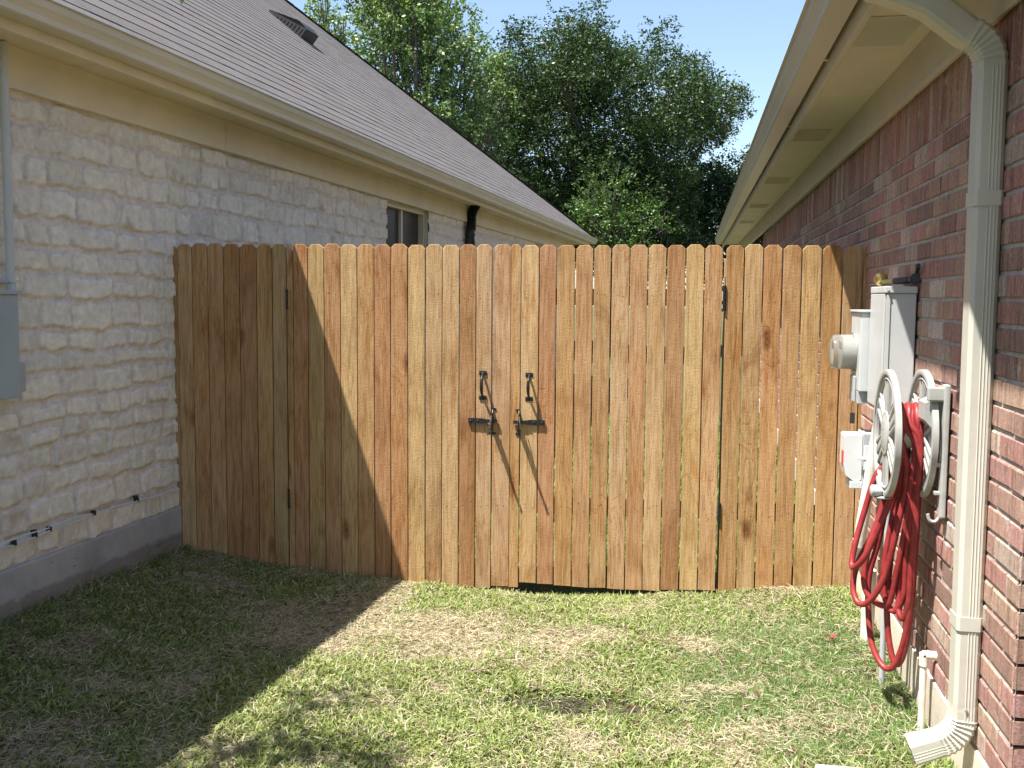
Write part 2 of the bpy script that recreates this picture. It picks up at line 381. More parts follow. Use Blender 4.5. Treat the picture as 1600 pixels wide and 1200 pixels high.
# window openings
for (b0,b1,z0,z1) in WIN:
    f=MB(); 
    f.box((A0-.14,b0-.01,z0),(A0-.05,b0+.03,z1)).box((A0-.14,b1-.03,z0),(A0-.05,b1+.01,z1)).box((A0-.14,b0+.031,z1-.035),(A0-.05,b1-.031,z1+.01))
    f.box((A0-.12,(b0+b1)/2-.02,z0),(A0-.075,(b0+b1)/2+.02,z1-.036)).box((A0-.2,b0,z0-.02),(A0-.01,b1,z0-.001))
    fr=f.xf(TL).build('window_frame','gutter',hs)
    p=MB(); p.box((A0-.115,b0+.03,z0),(A0-.105,b1-.03,z1-.03)); p.xf(TL).build('pane','pane',fr)
    for q0,q1 in ((b1+.012,b1+.06),(b0-.06,b0-.012)):
        j=MB(); j.box((A0-.3,q0,z0),(A0-.015,q1,z1)); j.xf(TL).build('window_jamb','conc2',fr)
# frieze, soffit, fascia
b=MB(); b.box((A0-.05,B0,2.335),(A0+.030,5.9,2.522),.004); b.box((A0-.05,5.904,2.335),(A0+.030,B1,2.522),.004); b.xf(TLs).build('frieze_board','trim',hs)
b=MB(); b.box((-3.6,B0,2.522),(-2.955,4.4,2.535)); b.box((-3.6,4.408,2.522),(-2.955,7.06,2.535)); b.box((-3.6,7.068,2.522),(-2.955,B1+.3,2.535)); b.xf(TLs).build('soffit','trim',hs)
b=MB(); b.box((-2.955,B0,2.49),(-2.925,B1+.3,2.64),.003); b.xf(TLs).build('fascia','trim',hs)
GP=[(0,0),(0,-.088),(.074,-.088),(.082,-.083),(.086,-.062),(.098,-.045),(.108,-.034),(.114,-.012),(.114,0),(.124,.0015),(.126,-.004)]
def gutter_mesh(t0,t1,back,sgn,zt,sc):
    th=.0025; outer=GP; inner=[(.123,-.0005),(.111,.003),(.1115,-.012),(.105,-.032),(.096,-.042),(.083,-.06),(.079,-.082),(.072,-.0855),(.0025,-.0855),(.0025,0)]
    prof=[(back+sgn*o*sc,zt+z*sc) for o,z in outer+inner]
    m=MB(); n=len(prof); ts=np.linspace(t0,t1,24); vs=[(p[0],t,p[1]) for t in ts for p in prof]
    fs=[(i*n+j,i*n+(j+1)%n,(i+1)*n+(j+1)%n,(i+1)*n+j) for i in range(len(ts)-1) for j in range(n)]
    m.add(vs,fs)
    m.add([(p[0],t1,p[1]) for p in prof[:9]],[tuple(range(9))]); m.add([(p[0],t0,p[1]) for p in prof[:9]],[tuple(range(9))[::-1]])
    return m
g=gutter_mesh(B0,19.75,-2.922,1,2.63,1.05)
g.xf(TLs).build('gutter','gutter',hs)
# roof with real shingle courses
def roof(x0,z0,dirx,slope,t0,t1,tf,parent,hipend=None,rows=60,seedc=3,expo=.135):
    L=math.hypot(1,slope); Vs=[];Fs=[];Cs=[]; rg=np.random.default_rng(seedc); tk=.005
    nx,nz=-dirx*slope/L,1/L
    for r in range(rows):
        s0=r*expo; s1=(r+1)*expo+.012
        tt1=t1-(s0/L if hipend else 0)
        if tt1<t0+.5: break
        t=t0-rg.uniform(0,.3)
        while t<tt1:
            w_=rg.uniform(.14,.34); te=min(t+w_,tt1)
            d=rg.choice([0,0,0,.0015])
            a0=(x0+dirx*s0/L+nx*(tk+d),z0+slope*s0/L+nz*(tk+d)); a1=(x0+dirx*s1/L+nx*.001,z0+slope*s1/L+nz*.001)
            a2=(x0+dirx*s0/L-nx*.002,z0+slope*s0/L-nz*.002)
            te2=te-(expo/L if (hipend and te>=tt1-1e-6) else 0)
            o=len(Vs)
            Vs+=[(a0[0],t,a0[1]),(a0[0],te,a0[1]),(a1[0],te2,a1[1]),(a1[0],t,a1[1]),(a2[0],t,a2[1]),(a2[0],te,a2[1])]
            Fs+=[(o,o+1,o+2,o+3),(o+4,o+5,o+1,o)]
            c=np.array([.155,.145,.142])*rg.uniform(.92,1.08)*np.array([1+rg.uniform(-.02,.05),1,1+rg.uniform(-.03,.03)])
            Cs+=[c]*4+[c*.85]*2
            t=te
    return Vs,Fs,Cs
RX0=-2.885; RZ0=2.645; SL=.8
Vs,Fs,Cs=roof(RX0,RZ0,-1,SL,B0,20.0,TLs,hs,True,66,3,.145)
Vs=np.array([TLs(*v) for v in Vs]); bigmesh('roof',Vs,np.array(Fs),'shingle',np.array(Cs),hs)
b=MB(); # solid under-roof: deck, far hip plane and other slope
rx=7.2
b.add([(RX0,B0,RZ0-.02),(RX0,20.0,RZ0-.02),(RX0-rx,20-rx,RZ0-.02+SL*rx),(RX0-rx,B0,RZ0-.02+SL*rx),(RX0-2*rx,20,RZ0-.02),(RX0-2*rx,B0,RZ0-.02)],[(0,1,2,3),(1,4,2),(4,5,3,2),(5,0,3)])
b.xf(TLs).build('roof_deck','shingle',hs)
for o_ in [bpy.data.objects['roof_deck']]:
    a=o_.data.color_attributes.new('tone','FLOAT_COLOR','POINT')
    for d in a.data: d.color=(.24,.22,.22,1)
# hip cap shingles
Vs=[];Fs=[];Cs=[]
for i in range(62):
    t=i*.115
    p=np.array([RX0-t,20-t,RZ0+SL*t+.012]); q=p+np.array([-.13,-.13,SL*.13-.004]); w1=np.array([.10,-.02,-.045]); w2=np.array([-.02,.10,-.045])
    o=len(Vs); up=np.array([0,0,.006])
    Vs+=[p+w1+up,p+up*1.3,q+up*.3,q+w1+up*.2,p+w2+up,q+w2+up*.2,p+w1,p,p+w2]; Fs+=[(o,o+1,o+2,o+3),(o+1,o+4,o+5,o+2),(o+6,o+7,o+1,o),(o+7,o+8,o+4,o+1)]
    c=np.array([.24,.225,.22])*random.uniform(.8,1.15); Cs+=[c]*9
bigmesh('hip_ridge',np.array([TLs(*v) for v in Vs]),np.array(Fs),'shingle',np.array(Cs),hs)
# roof vent: low slant-back box with louvred lower face
def roofp(a,bb,h): # point above the slope
    s=(RX0-a); n=(SL/math.hypot(1,SL),1/math.hypot(1,SL)); return TLs(a+n[0]*h,bb,RZ0+SL*s+n[1]*h)
b=MB(); a0,a1=-5.20,-5.60; v0,v1=11.5,11.86
q=[roofp(a0,v0,.0),roofp(a0,v1,.0),roofp(a1,v1,.0),roofp(a1,v0,.0),roofp(a0+.0,v0,.13),roofp(a0+.0,v1,.13),roofp(a0-.10,v1+.02,.15),roofp(a0-.10,v0-.02,.15),roofp(a1,v1,.03),roofp(a1,v0,.03)]
b.add(q,[(0,1,5,4),(4,5,6,7),(7,6,8,9),(2,3,9,8),(0,4,7,9,3),(1,2,8,6,5),(0,3,2,1)])
for i in range(9):
    a=a0-.03-i*.038; h=.12-.0135*max(0,i-1)
    b.add([roofp(a,v0-.004,.012),roofp(a-.012,v0-.004,.012),roofp(a-.012,v0-.005,h*.9),roofp(a,v0-.007,h*.9)],[(0,1,2,3)])
b.build('roof_vent','blackpl',hs)
# black corrugated downpipe of the stone house
b=MB(); pts=[(A0+.20,11.55,2.60),(A0+.13,11.58,2.50),(A0+.075,11.6,2.40),(A0+.065,11.62,2.25),(A0+.055,11.60,2.0),(A0+.055,11.6,.1)]
P_,r_=catmull([Vector(p) for p in pts],[.062]*6,14); r_=[.062 if i%2 else .052 for i in range(len(P_))]
b.tube(P_,r_,12); b.xf(TL).build('downspout','black',hs,True)
# wall body behind the stone
b=MB(); b.box((A0-.28,B0,.2),(A0-.20,B1,2.5)); b.xf(TL).build('inner_wall','conc2',hs)
b=MB(); b.box((A0-12,B1-.1,-.3),(A0-.2,B1,2.5)); b.xf(TL).build('end_wall','conc2',hs)

# grey-blue electrical box on the stone
e=thing('electrical_box',TL(A0+.02,3.8,1.2),'blue grey electrical box with a conduit on the stone wall at the left edge','electrical box')
b=MB(); b.box((A0+.01,3.57,.985),(A0+.115,3.882,1.435),.004); b.xf(TL).build('cabinet','bluebox',e)
b=MB(); b.box((A0+.008,3.56,1.436),(A0+.125,3.892,1.453),.003); b.xf(TL).build('cabinet_lid','bluebox',e)
b=MB(); b.tube([(A0+.045,3.925,1.462),(A0+.045,3.925,2.52)],.019,14); b.xf(TL).build('conduit','greybox',e,True)
b=MB(); b.box((A0,3.89,1.487),(A0+.069,3.96,1.497)).tube([(A0+.045,3.925,1.44),(A0+.045,3.925,1.486)],.022,12); b.xf(TL).build('clamp','greybox',e)
b=MB(); b.box((A0+.008,3.884,1.0),(A0+.05,4.00,1.13),.006); b.xf(TL).build('side_hub','conduit',e)
# cables
e=thing('wall_cable',TL(A0+.02,4.5,.3),'pair of thin white cables clipped low along the stone wall','cable')
for dz,ph in ((0,.0),(.012,1.1)):
    pts=[]
    for i in range(28):
        bb=2.6+i*.1; pts.append((A0+.022+.006*math.sin(i*.9+ph),bb,.318+dz+.012*math.sin(bb*3.1+ph)-.012*max(0,bb-4.6)*0+.004*math.sin(i*1.7+ph*3)))
    b=MB(); b.tube(pts,.0038,6,3); b.xf(TL).build('cable','whiteplastic',e,True)
for bb,big in ((3.92,0),(4.06,1),(4.16,0),(4.50,0),(4.876,1)):
    b=MB(); zz=.324+.012*math.sin(bb*3.1); h_=.012 if big else .006
    b.box((A0+.005,bb-.003,zz-.008),(A0+.034,bb+.004,zz+.016),.001)
    if big: b.box((A0+.005,bb-h_,zz+.010),(A0+.024,bb+h_,zz+.026),.002)
    b.xf(TL).build('clip','blackpl',e)

# ------------------------------------------------------------------ right brick house
def TR(x,y,z):
    return (x-.0035*(y-4),y,z+.004*(y-4))
hb=thing('brick_house',(.9,4,0),'red brick house with tan eave and gutter along the right','house')
WX=.88
rg=np.random.default_rng(9)
PAL=np.array([[.42,.225,.19],[.45,.28,.22],[.40,.25,.20],[.46,.31,.235],[.36,.22,.18],[.50,.38,.31],[.46,.26,.23],[.31,.20,.165],[.56,.47,.40]])
PW=np.array([.18,.16,.14,.14,.08,.10,.10,.05,.05])
def brick(c,size,axes,V,F,C,tilt=1):
    """axes: (along, up, out) unit vectors, c centre of the back face"""
    al,up,ou=[np.array(a,float) for a in axes]; L,H,D=size
    def pt(u,v,w_): return c+al*u+up*v+ou*w_
    j=lambda s=.0012: rg.normal(0,s)
    e=.0035; do=rg.normal(0,.0012)
    o=len(V); 
    for (k,w_) in ((0,0),(0,D-.004),(1,D)):
        for su,sv in ((-1,-1),(1,-1),(1,1),(-1,1)):
            V.append(pt(su*(L/2-k*e)+j(.001),sv*(H/2-k*e)+j(.001),w_+(do+j(.0006) if k else do*.5)))
    for a_ in (0,4):
        for i in range(4):
            i2=(i+1)%4; F.append((o+a_+i,o+a_+i2,o+a_+4+i2,o+a_+4+i))
    F.append((o+8,o+9,o+10,o+11))
    c_=PAL[rg.choice(len(PAL),p=PW)]*rg.uniform(.85,1.15)
    for _ in range(12): C.append(c_)
V=[];F=[];C=[]
CH=.0768; BL=.252
Y0,Y1=2.93,14.6
z=.062; row=0
while z<2.04:
    y=Y0-(BL/2 if row%2 else 0)
    k_=0
    while y<Y1:
        y0=max(y,Y0); y1=min(y+BL,Y1)
        if y1-y0>.06:
            brick(np.array([WX+.06,(y0+y1)/2,z+CH/2]),(y1-y0-.010,CH-.0125,.06),((0,1,0),(0,0,1),(-1,0,0)),V,F,C)
        y+=BL
    z+=CH; row+=1
y=Y0; ztop=z
while y<Y1:
    brick(np.array([WX+.06,y+.036,ztop+.122]),(.064,.236,.06),((0,1,0),(0,0,1),(-1,0,0)),V,F,C); y+=.0735
# return at the near corner; splay made up to turn its face from the sun
ang=R(52); ra=np.array([math.cos(ang),math.sin(ang),0]); ro=np.array([math.sin(ang),-math.cos(ang),0])
z=.062; row=0
while z<2.04:
    s=.004-(.125 if row%2==0 else 0)
    while s<2.4:
        s0=max(s,.010); s1=s+BL-.01
        if s1-s0>.05:
            c0=np.array([WX,Y0,z+CH/2])+ra*(s0+s1)/2-ro*.010; brick(c0,(s1-s0,CH-.0125,.010),(ra,(0,0,1),ro),V,F,C)
        s+=BL
    z+=CH; row+=1
s=.004
while s<2.4:
    brick(np.array([WX,Y0,ztop+.122])+ra*(s+.040)-ro*.010,(.064,.236,.010),(ra,(0,0,1),ro),V,F,C); s+=.0735
# recessed far stretch
z=1.2
while z<2.3:
    y=Y1
    while y<20:
        brick(np.array([WX+.22,y+.126,z+CH/2]),(.242,CH-.0125,.06),((0,1,0),(0,0,1),(-1,0,0)),V,F,C); y+=BL
    z+=CH
bigmesh('brick_wall',np.array(V),np.array(F),'brick',np.array(C),hb)
b=MB()
b.add([(WX+.006,Y0+.004,.04),(WX+.006,Y1-.003,.04),(WX+.006,Y1-.003,2.33),(WX+.006,Y0+.004,2.33),(WX+.3,Y0+.02,.04),(WX+.3,Y1-.003,.04),(WX+.3,Y1-.003,2.33),(WX+.3,Y0+.02,2.33)],[(0,1,2,3),(1,5,6,2)])
q=[np.array([WX,Y0,0])-ro*.006+ra*s for s in (.008,2.4)]
b.add([(q[0][0],q[0][1],.04),(q[1][0],q[1][1],.04),(q[1][0],q[1][1],2.33),(q[0][0],q[0][1],2.33)],[(0,1,2,3)])
b.box((WX+.17,Y1,-.2),(WX+.25,20,2.33))
b.build('mortar','mortar',hb)
b=MB(); q=[np.array([WX,Y0,0])-ro*(-.004)+ra*s for s in (0,2.4)]
fp=[(WX-.004,Y0),(WX-.004,20),(WX+.5,20),(q[1][0]+.3,q[1][1]+.4),(q[1][0],q[1][1])]
b.prism(fp,2,-.5,.055); b.build('foundation','conc2',hb)
# eave
E0,E1=-4.0,22
b=MB()
yy=[E0,.0,2.6,5.05,7.5,9.95,12.4,14.9,18,E1]
b.box((.862,E0,2.288),(.90,7.5,2.475),.003); b.box((.862,7.503,2.288),(.90,E1,2.475),.003)
b.box((.852,E0,2.276),(.862,E1,2.300),.002)
b.xf(TR).build('frieze_board','trim2',hb)
b=MB()
# soffit boards in 8 ft panels with fine open joints and vent openings
vents=[4.03,6.66,9.3,11.95,14.6]
for i in range(8):
    s0=.25+i*2.66; s1=s0+2.656
    b.box((.58,s0,2.475),(.90,s1,2.483))
b.box((.58,E0,2.475),(.90,.246,2.483))
sof=b.xf(TR).build('soffit','soffit',hb)
for y in vents:
    b=MB(); x0,x1=.60,.80; y0,y1=y,y+.43
    b.box((x0-.012,y0-.012,2.4705),(x1+.012,y0,2.4745)).box((x0-.012,y1,2.4705),(x1+.012,y1+.012,2.4745)).box((x0-.012,y0,2.4705),(x0,y1,2.4745)).box((x1,y0,2.4705),(x1+.012,y1,2.4745))
    for i in range(26):
        yy_=y0+.004+i*(.426/26); b.add([(x0,yy_,2.4738),(x1,yy_,2.4738),(x1,yy_+.009,2.466),(x0,yy_+.009,2.466)],[(0,1,2,3)])
    v_=b.xf(TR).build('soffit_vent','soffit',hb)
    b=MB(); b.add([(x0,y0,2.4746),(x1,y0,2.4746),(x1,y1,2.4746),(x0,y1,2.4746)],[(0,1,2,3)]); b.xf(TR).build('mesh_screen','conduit',v_)
b=MB(); b.box((.556,E0,2.435),(.58,E1,2.60),.003); b.xf(TR).build('fascia','trim2',hb)
g=gutter_mesh(E0,E1,.538,-1,2.605,1.16); g.xf(TR).build('gutter','gutter2',hb)
for y in [2.0,3.6,4.83,6.66,8.46,10.2,12,13.8,15.6,17.4]:
    b=MB(); b.prism([(.395,2.606),(.53,2.606),(.53,2.50),(.5565,2.50),(.5565,2.505),(.5335,2.505),(.5335,2.609),(.395,2.609)],1,y,y+.03); b.xf(TR).build('gutter_strap','gutter2',hb)
Vs,Fs,Cs=roof(.50,2.625,1,.55,E0,E1,TR,hb,False,30,8,.145)
bigmesh('roof',np.array([TR(*v) for v in Vs]),np.array(Fs),'shingle',np.array(Cs),hb)
b=MB(); b.add([(.50,E0,2.61),(.50,E1,2.61),(8,E1,6.7),(8,E0,6.7),(15,E1,2.6),(15,E0,2.6)],[(0,1,2,3),(3,2,4,5)]); b.xf(TR).build('roof_deck','blackpl',hb)
b=MB(); b.box((WX+.3,Y0+2,.0),(WX+.4,20,2.3)); b.box((3.2,-4,0),(3.3,5,2.4)); b.build('inner_wall','conc2',hb)

# downspout: ribbed rectangular tube swept in the plane y = const
def spout_profile():
    hx,hy=.036,.043; pts=[]
    def side(p,q,n,ribs):
        for i in range(n):
            t=i/n; x=p[0]*(1-t)+q[0]*t; y=p[1]*(1-t)+q[1]*t; pts.append((x,y,ribs(t)))
    # (offset along x, offset along y, outward bulge)
    rib=lambda t:.0024*max(0,math.sin((t-.42)*math.pi*2*5.6)) if .42<t<.955 else 0
    nn=lambda t:0
    r=.011
    side((-hx+r,-hy),(hx-r,-hy),48,rib); side((hx-r,-hy),(hx,-hy+r),3,nn); side((hx,-hy+r),(hx,hy-r),6,nn); side((hx,hy-r),(hx-r,hy),3,nn)
    side((hx-r,hy),(-hx+r,hy),6,nn); side((-hx+r,hy),(-hx,hy-r),3,nn); side((-hx,hy-r),(-hx,-hy+r),10,lambda t:.002*math.sin(t*math.pi)); side((-hx,-hy+r),(-hx+r,-hy),4,nn)
    return pts
SP=spout_profile()
def sweep(path,y0,scales,mb,bul=1):
    n=len(SP); vs=[]; m=len(path)
    for i,(x,z) in enumerate(path):
        a=path[max(i-1,0)]; c=path[min(i+1,m-1)]; tx,tz=c[0]-a[0],c[1]-a[1]; l=math.hypot(tx,tz); tx/=l; tz/=l
        nx,nz=-tz,tx  # when going down (tz=-1) -> nx=+1
        s=scales[i]
        for (u,v,bg_) in SP:
            uu=u*s; vv=v*s-(bg_*bul)
            vs.append((x+nx*uu,y0+vv,z+nz*uu))
    fs=[(i*n+j,i*n+(j+1)%n,(i+1)*n+(j+1)%n,(i+1)*n+j) for i in range(m-1) for j in range(n)]
    mb.add(vs,fs)
def arc(cx,cz,r,a0,a1,n): return [(cx+r*math.cos(R(a0+(a1-a0)*i/n)),cz+r*math.sin(R(a0+(a1-a0)*i/n))) for i in range(n+1)]
DX,DY=.843,3.295
dsp=MB()
st=[(DX,2.13-.05*i) for i in range(0,41)]; 
st=[(x_-.006*max(0,z_-.2)/1.9,z_) for x_,z_ in st]; sweep(st,DY,[1+.13*max(0,z_-.2)/1.9 for x_,z_ in st],dsp); ds=dsp.build('downspout','spout',hb,True)
# upper elbow : from gutter outlet across to the wall
m=MB(); path=[(.462,2.56),(.462,2.47)]+arc(.53,2.44,.068,180,255,8)
cxx,czz=.745,2.135
path2=arc(cxx-.008,czz,.099,72,0,14); path=path+[(.60,2.342),(.66,2.315)]
full=path+[(p[0],p[1]) for p in path2]+[(DX-.006,2.10)]
sc=[1.12]*len(full)
for i in range(len(full)):
    if 2<=i<=10 or i>=len(full)-15: sc[i]=1.18 if i%2 else 1.09
sweep(full,DY,sc,m,0); m.build('elbow','spout',ds,True)
m=MB(); a=arc(.742,.155,.10,0,-68,16); full=[(DX,.20)]+a+[(a[-1][0]-.035,a[-1][1]-.014),(a[-1][0]-.085,a[-1][1]-.034)]
sc=[1.03]+[1.07 if i%2 else .97 for i in range(len(a))]+[1.03,1.06]; sweep(full,DY,sc,m,.3); m.build('elbow','spout',ds,True)
m=MB()
for z0,z1,gx in ((.435,.478,.006),(1.72,1.765,.004)):
    m=MB(); q_=1+.13*(z0-.2)/1.9; r_=.002; hx_,hy_=.036*q_+r_,.043*q_+r_+.0015; DXs=DX-.006*(z0-.2)/1.9
    po=[(DXs+hx_,DY+.03),(DXs+hx_,DY-hy_+.009),(DXs+hx_-.009,DY-hy_),(DXs-hx_+.009,DY-hy_),(DXs-hx_,DY-hy_+.009),(DXs-hx_,DY+.045)]
    pi_=[(x_*1-(x_-DXs)*.05,y_-(y_-DY)*.05) for x_,y_ in po][::-1]
    m.prism(po+pi_,2,z0,z1); m.build('strap','spout',ds)
m=MB()
m.lathe((DX+.0,DY-.044,.185),1,[(-.006,.0),(-.005,.004),(0,.005)],10); m.build('screw','steel',ds)

# ------------------------------------------------------------------ fence
FA=Vector((-2.963,5.50,0)); FB=Vector((.88,5.73,0)); FD=(FB-FA).normalized(); FN=Vector((FD.y,-FD.x,0)) # FN towards camera
def FT(s,o,z): p=FA+FD*s+FN*o; return (p.x,p.y,z)
edges=[-0.004,.0235,.110,.204,.299,.394,.494,.586,.672,.709,.795,.890,.985,1.082,1.180,1.275,1.374,1.474,1.568,1.666,1.760,1.853,1.953,2.012,2.112,2.208,2.310,2.409,2.507,2.606,2.704,2.804,2.907,3.007,3.119,3.217,3.318,3.419,3.520,3.626,3.732,3.835,3.868]
gaps=[.001,.001,.002,.003,.003,.003,.003,.006,.002,.003,.003,.003,.003,.003,.004,.004,.005,.003,.004,.004,.007,.001,.005,.005,.006,.005,.006,.007,.006,.006,.007,.008,.007,.020,.007,.008,.009,.009,.010,.009,.007,.006]
T_=dict(y=(.52,.36,.19),o=(.48,.30,.15),r=(.445,.255,.135),p=(.52,.35,.20),g=(.47,.335,.165))
tones='o y o o r r o g o r g o y o r r y p y r p p o y r o o o p o y r y p o y o o y o p g r o'.split()
tones=tones+['o']*10
bots=[(0,-.06),(.245,-.085),(.575,-.122),(.729,-.135),(1.375,-.181),(1.84,-.192),(2.01,-.196)]
bots2=[(2.012,-.163),(2.33,-.178),(2.69,-.184),(3.10,-.165),(3.119,-.18),(3.39,-.16),(3.87,-.12)]
sections=[('fence_panel',0,8,'shaded cedar picket panel between the stone wall and the left gate','fence','fence panels'),
 ('gate',8,20,'left cedar gate crossed by the diagonal house shadow, hinged on the shaded panel','gate','cedar gates'),
 ('gate_post',20,22 +1,'narrow fixed cedar centre post between the two gates, holding both latches','fence post',None),
 ('gate',23,34,'right cedar gate, fully in the sun, with gap above the bare soil','gate','cedar gates'),
 ('fence_panel',34,42,'sunlit cedar picket panel between the right gate and the brick wall','fence','fence panels')]
# the post carries pickets 21 and 22 (1.760..2.012 -> the latch gap lies at 1.853)
sections[1]=('gate',8,21,sections[1][3],'gate','cedar gates'); sections[2]=('gate_post',21,23,sections[2][3],'fence post',None)
_nm=MB().lathe((0,0,0),1,[(-.002,.0026),(.0004,.0026),(.0006,.001)],8).build('nail','black',None); NAILM=_nm.data; bpy.data.objects.remove(_nm)
def nail(s_,o_,z_,par):
    n=bpy.data.objects.new('nail',NAILM); COL.objects.link(n); n.parent=par
    n.matrix_parent_inverse=Matrix.Identity(4); p=FT(s_,o_,z_); n.location=p; n.rotation_euler=(0,0,math.atan2(FD.y,FD.x)+math.pi)
def picket(i,parent):
    s0=edges[i]; s1=edges[i+1]-gaps[i]-(.0012 if i<28 else -.001)
    rr=random.Random(i*7+1)
    tops=1.731+rr.uniform(-.005,.003); w_=s1-s0
    def bz(s):
        L=bots if i<23 else bots2
        return float(np.interp(s,[q[0] for q in L],[q[1] for q in L]))
    zb=bz((s0+s1)/2)-(.0 if i>=21 and i<34 else .02)
    th=.016; off=rr.uniform(-.0015,.0015); 
    sc=.021
    lc= w_>.05 or i in (8,22,0,41)
    if i==0: poly=[(s0,zb),(s1,zb),(s1,tops-.035),(s0,tops)]
    elif i==8: poly=[(s0,zb),(s1,zb),(s1,tops-.035),(s1-.012,tops-.02),(s0+.004,tops-.01),(s0,tops-.02)]
    elif i==41: poly=[(s0,zb),(s1,zb),(s1,tops-.0),(s0+sc,tops-.0),(s0,tops-sc)]
    elif i==22: poly=[(s0,zb),(s1,zb),(s1,tops-sc),(s1-sc*.8,tops),(s0+sc*.4,tops),(s0,tops-sc*.6)]
    else: poly=[(s0,zb),(s1,zb+rr.uniform(-.003,.003)),(s1,tops-sc),(s1-sc*rr.uniform(.85,1.1),tops),(s0+sc*rr.uniform(.85,1.1),tops),(s0,tops-sc)]
    lean=rr.uniform(-.0012,.0012)*(w_>.05)
    n=len(poly); e=.0016
    cx=sum(p[0] for p in poly)/n
    m=MB(); 
    def shp(p,k): # inset for the worn arris
        return (p[0]+(e if p[0]<cx else -e)*k, p[1]+(e if p[1]<.5 else -e)*k)
    f=[FT(shp(p,1)[0]+lean*(p[1]-.8),.009+th+off,shp(p,1)[1]) for p in poly]
    g_=[FT(p[0]+lean*(p[1]-.8),.009+th-e+off,p[1]) for p in poly]
    h_=[FT(p[0]+lean*(p[1]-.8),.009+off,p[1]) for p in poly]
    m.add(f+g_+h_,[tuple(range(n))]+[(a_+i_,a_+(i_+1)%n,a_+n+(i_+1)%n,a_+n+i_) for a_ in (0,n) for i_ in range(n)]+[tuple(range(2*n,3*n))[::-1]])
    # nail heads are sunk dark specks
    o=m.build('picket','wood',parent)
    c=T_[tones[i]]; v=rr.uniform(.92,1.07); o.color=(c[0]*v,c[1]*v*rr.uniform(.97,1.03),c[2]*v*rr.uniform(.94,1.06),rr.random())
    if w_>.03:
        for zc in (1.445,.275):
            for sx in (s0+w_*.28,s0+w_*.72):
                nail(sx+rr.uniform(-.006,.006),.009+th+off,zc+rr.uniform(-.025,.025),o)
    return o
ROOTS=[]
for (nm,i0,i1,lab,cat,grp) in sections:
    sm=(edges[i0]+edges[i1])/2
    t=thing(nm,FT(sm,0,-.15),lab,cat,grp); ROOTS.append(t)
    for i in range(i0,i1): picket(i,t)
    s0=edges[i0]+.004; s1=edges[i1]-gaps[i1-1]-.004
    if nm=='gate': s0+=.004; s1-=.006
    for zc in ((1.445,.275) if nm!='gate_post' else ()):
        m=MB(); m.box((s0,-.030,zc-.045),(s1,.008,zc+.045),.003); m.xf(FT); o=m.build('rail','wood',t); o.color=(.5,.32,.17,random.random())
    if nm=='gate':
        for sx in (s0+.01,s1-.09+.0):
            m=MB(); m.box((sx,-.030,.322),(sx+.08,.008,1.398),.003); m.xf(FT); o=m.build('stile','wood',t); o.color=(.5,.32,.17,random.random())
posts=[(0,-.01),(0,.586),(4,3.119),(4,3.74)]
for k_,sp in posts:
    m=MB(); m.box((sp,-.125,-.35),(sp+.089,-.034,1.66),.004); m.xf(FT); o=m.build('post','wood',ROOTS[k_]); o.color=(.45,.31,.17,random.random())
m=MB(); m.box((1.866,-.10,-.4),(1.955,.008,1.66),.004); m.xf(FT); o=m.build('post','wood',ROOTS[2]); o.color=(.5,.33,.18,.3)
# hinges
def hinge(s,z0,z1,par,w_=.007):
    m=MB(); h=(z1-z0)
    for q in range(5): m.tube([(s,.030,z0+h*q/5+.001),(s,.030,z0+h*(q+1)/5-.001)],w_,10)
    m.box((s-.006,-.01,z0),(s+.006,.024,z1)); m.xf(FT); m.build('hinge','black',par,True)
hinge(.672,1.362,1.475,ROOTS[1]); hinge(.672,.215,.330,ROOTS[1]); hinge(3.112,1.375,1.513,ROOTS[3],.009); hinge(3.112,.216,.328,ROOTS[3],.009)
# pull handles
def handle(s,zt,zb,par):
    m=MB(); o0=.0255
    for z in (zt,zb):
        m.box((s-.021,o0,z-.012),(s+.021,o0+.004,z+.012),.0015)
        for dx in (-.013,.013): m.lathe((s+dx,o0+.004,z),1,[(0,.004),(.002,.003)],8)
    pts=[(s,o0+.003,zt-.004),(s,o0+.020,zt-.012),(s-.001,o0+.040,zt-.032),(s-.002,o0+.046,(zt+zb)/2),(s-.001,o0+.038,zb+.034),(s,o0+.018,zb+.014),(s,o0+.003,zb+.004)]
    m.tube(pts,[.008,.006,.008,.0095,.008,.006,.008],10,5); m.xf(FT); h=m.build('handle','black',par,True)
handle(1.798,1.018,.880,ROOTS[1]); handle(2.058,1.012,.878,ROOTS[3])
# latch bars on the gates, catches on the post
def latch(sa,sb,z,par,d):
    # sa = mounted end on the gate, sb = free tip over the post
    m=MB(); o0=.0255; L=sb-sa; sg=1 if L>0 else -1
    def seg(p,q,o1,o2,h1,h2):
        a_,b_=sa+L*p,sa+L*q
        vs=[(a_,o1,z-h1),(a_,o2,z-h1),(a_,o2,z+h1),(a_,o1,z+h1),(b_,o1,z-h2),(b_,o2,z-h2),(b_,o2,z+h2),(b_,o1,z+h2)]
        m.add(vs,[(0,1,2,3),(7,6,5,4),(0,4,5,1),(1,5,6,2),(2,6,7,3),(3,7,4,0)])
    seg(0,.48,o0,o0+.012,.014,.014); seg(.48,.62,o0+.0,o0+.016,.014,.009); seg(.62,1,o0+.006,o0+.018,.009,.009)
    for q in (.08,.33): m.lathe((sa+L*q,o0+.012,z),1,[(0,.006),(.003,.005),(.005,.002)],10)
    m.xf(FT); m.build('latch_bar','black',par)
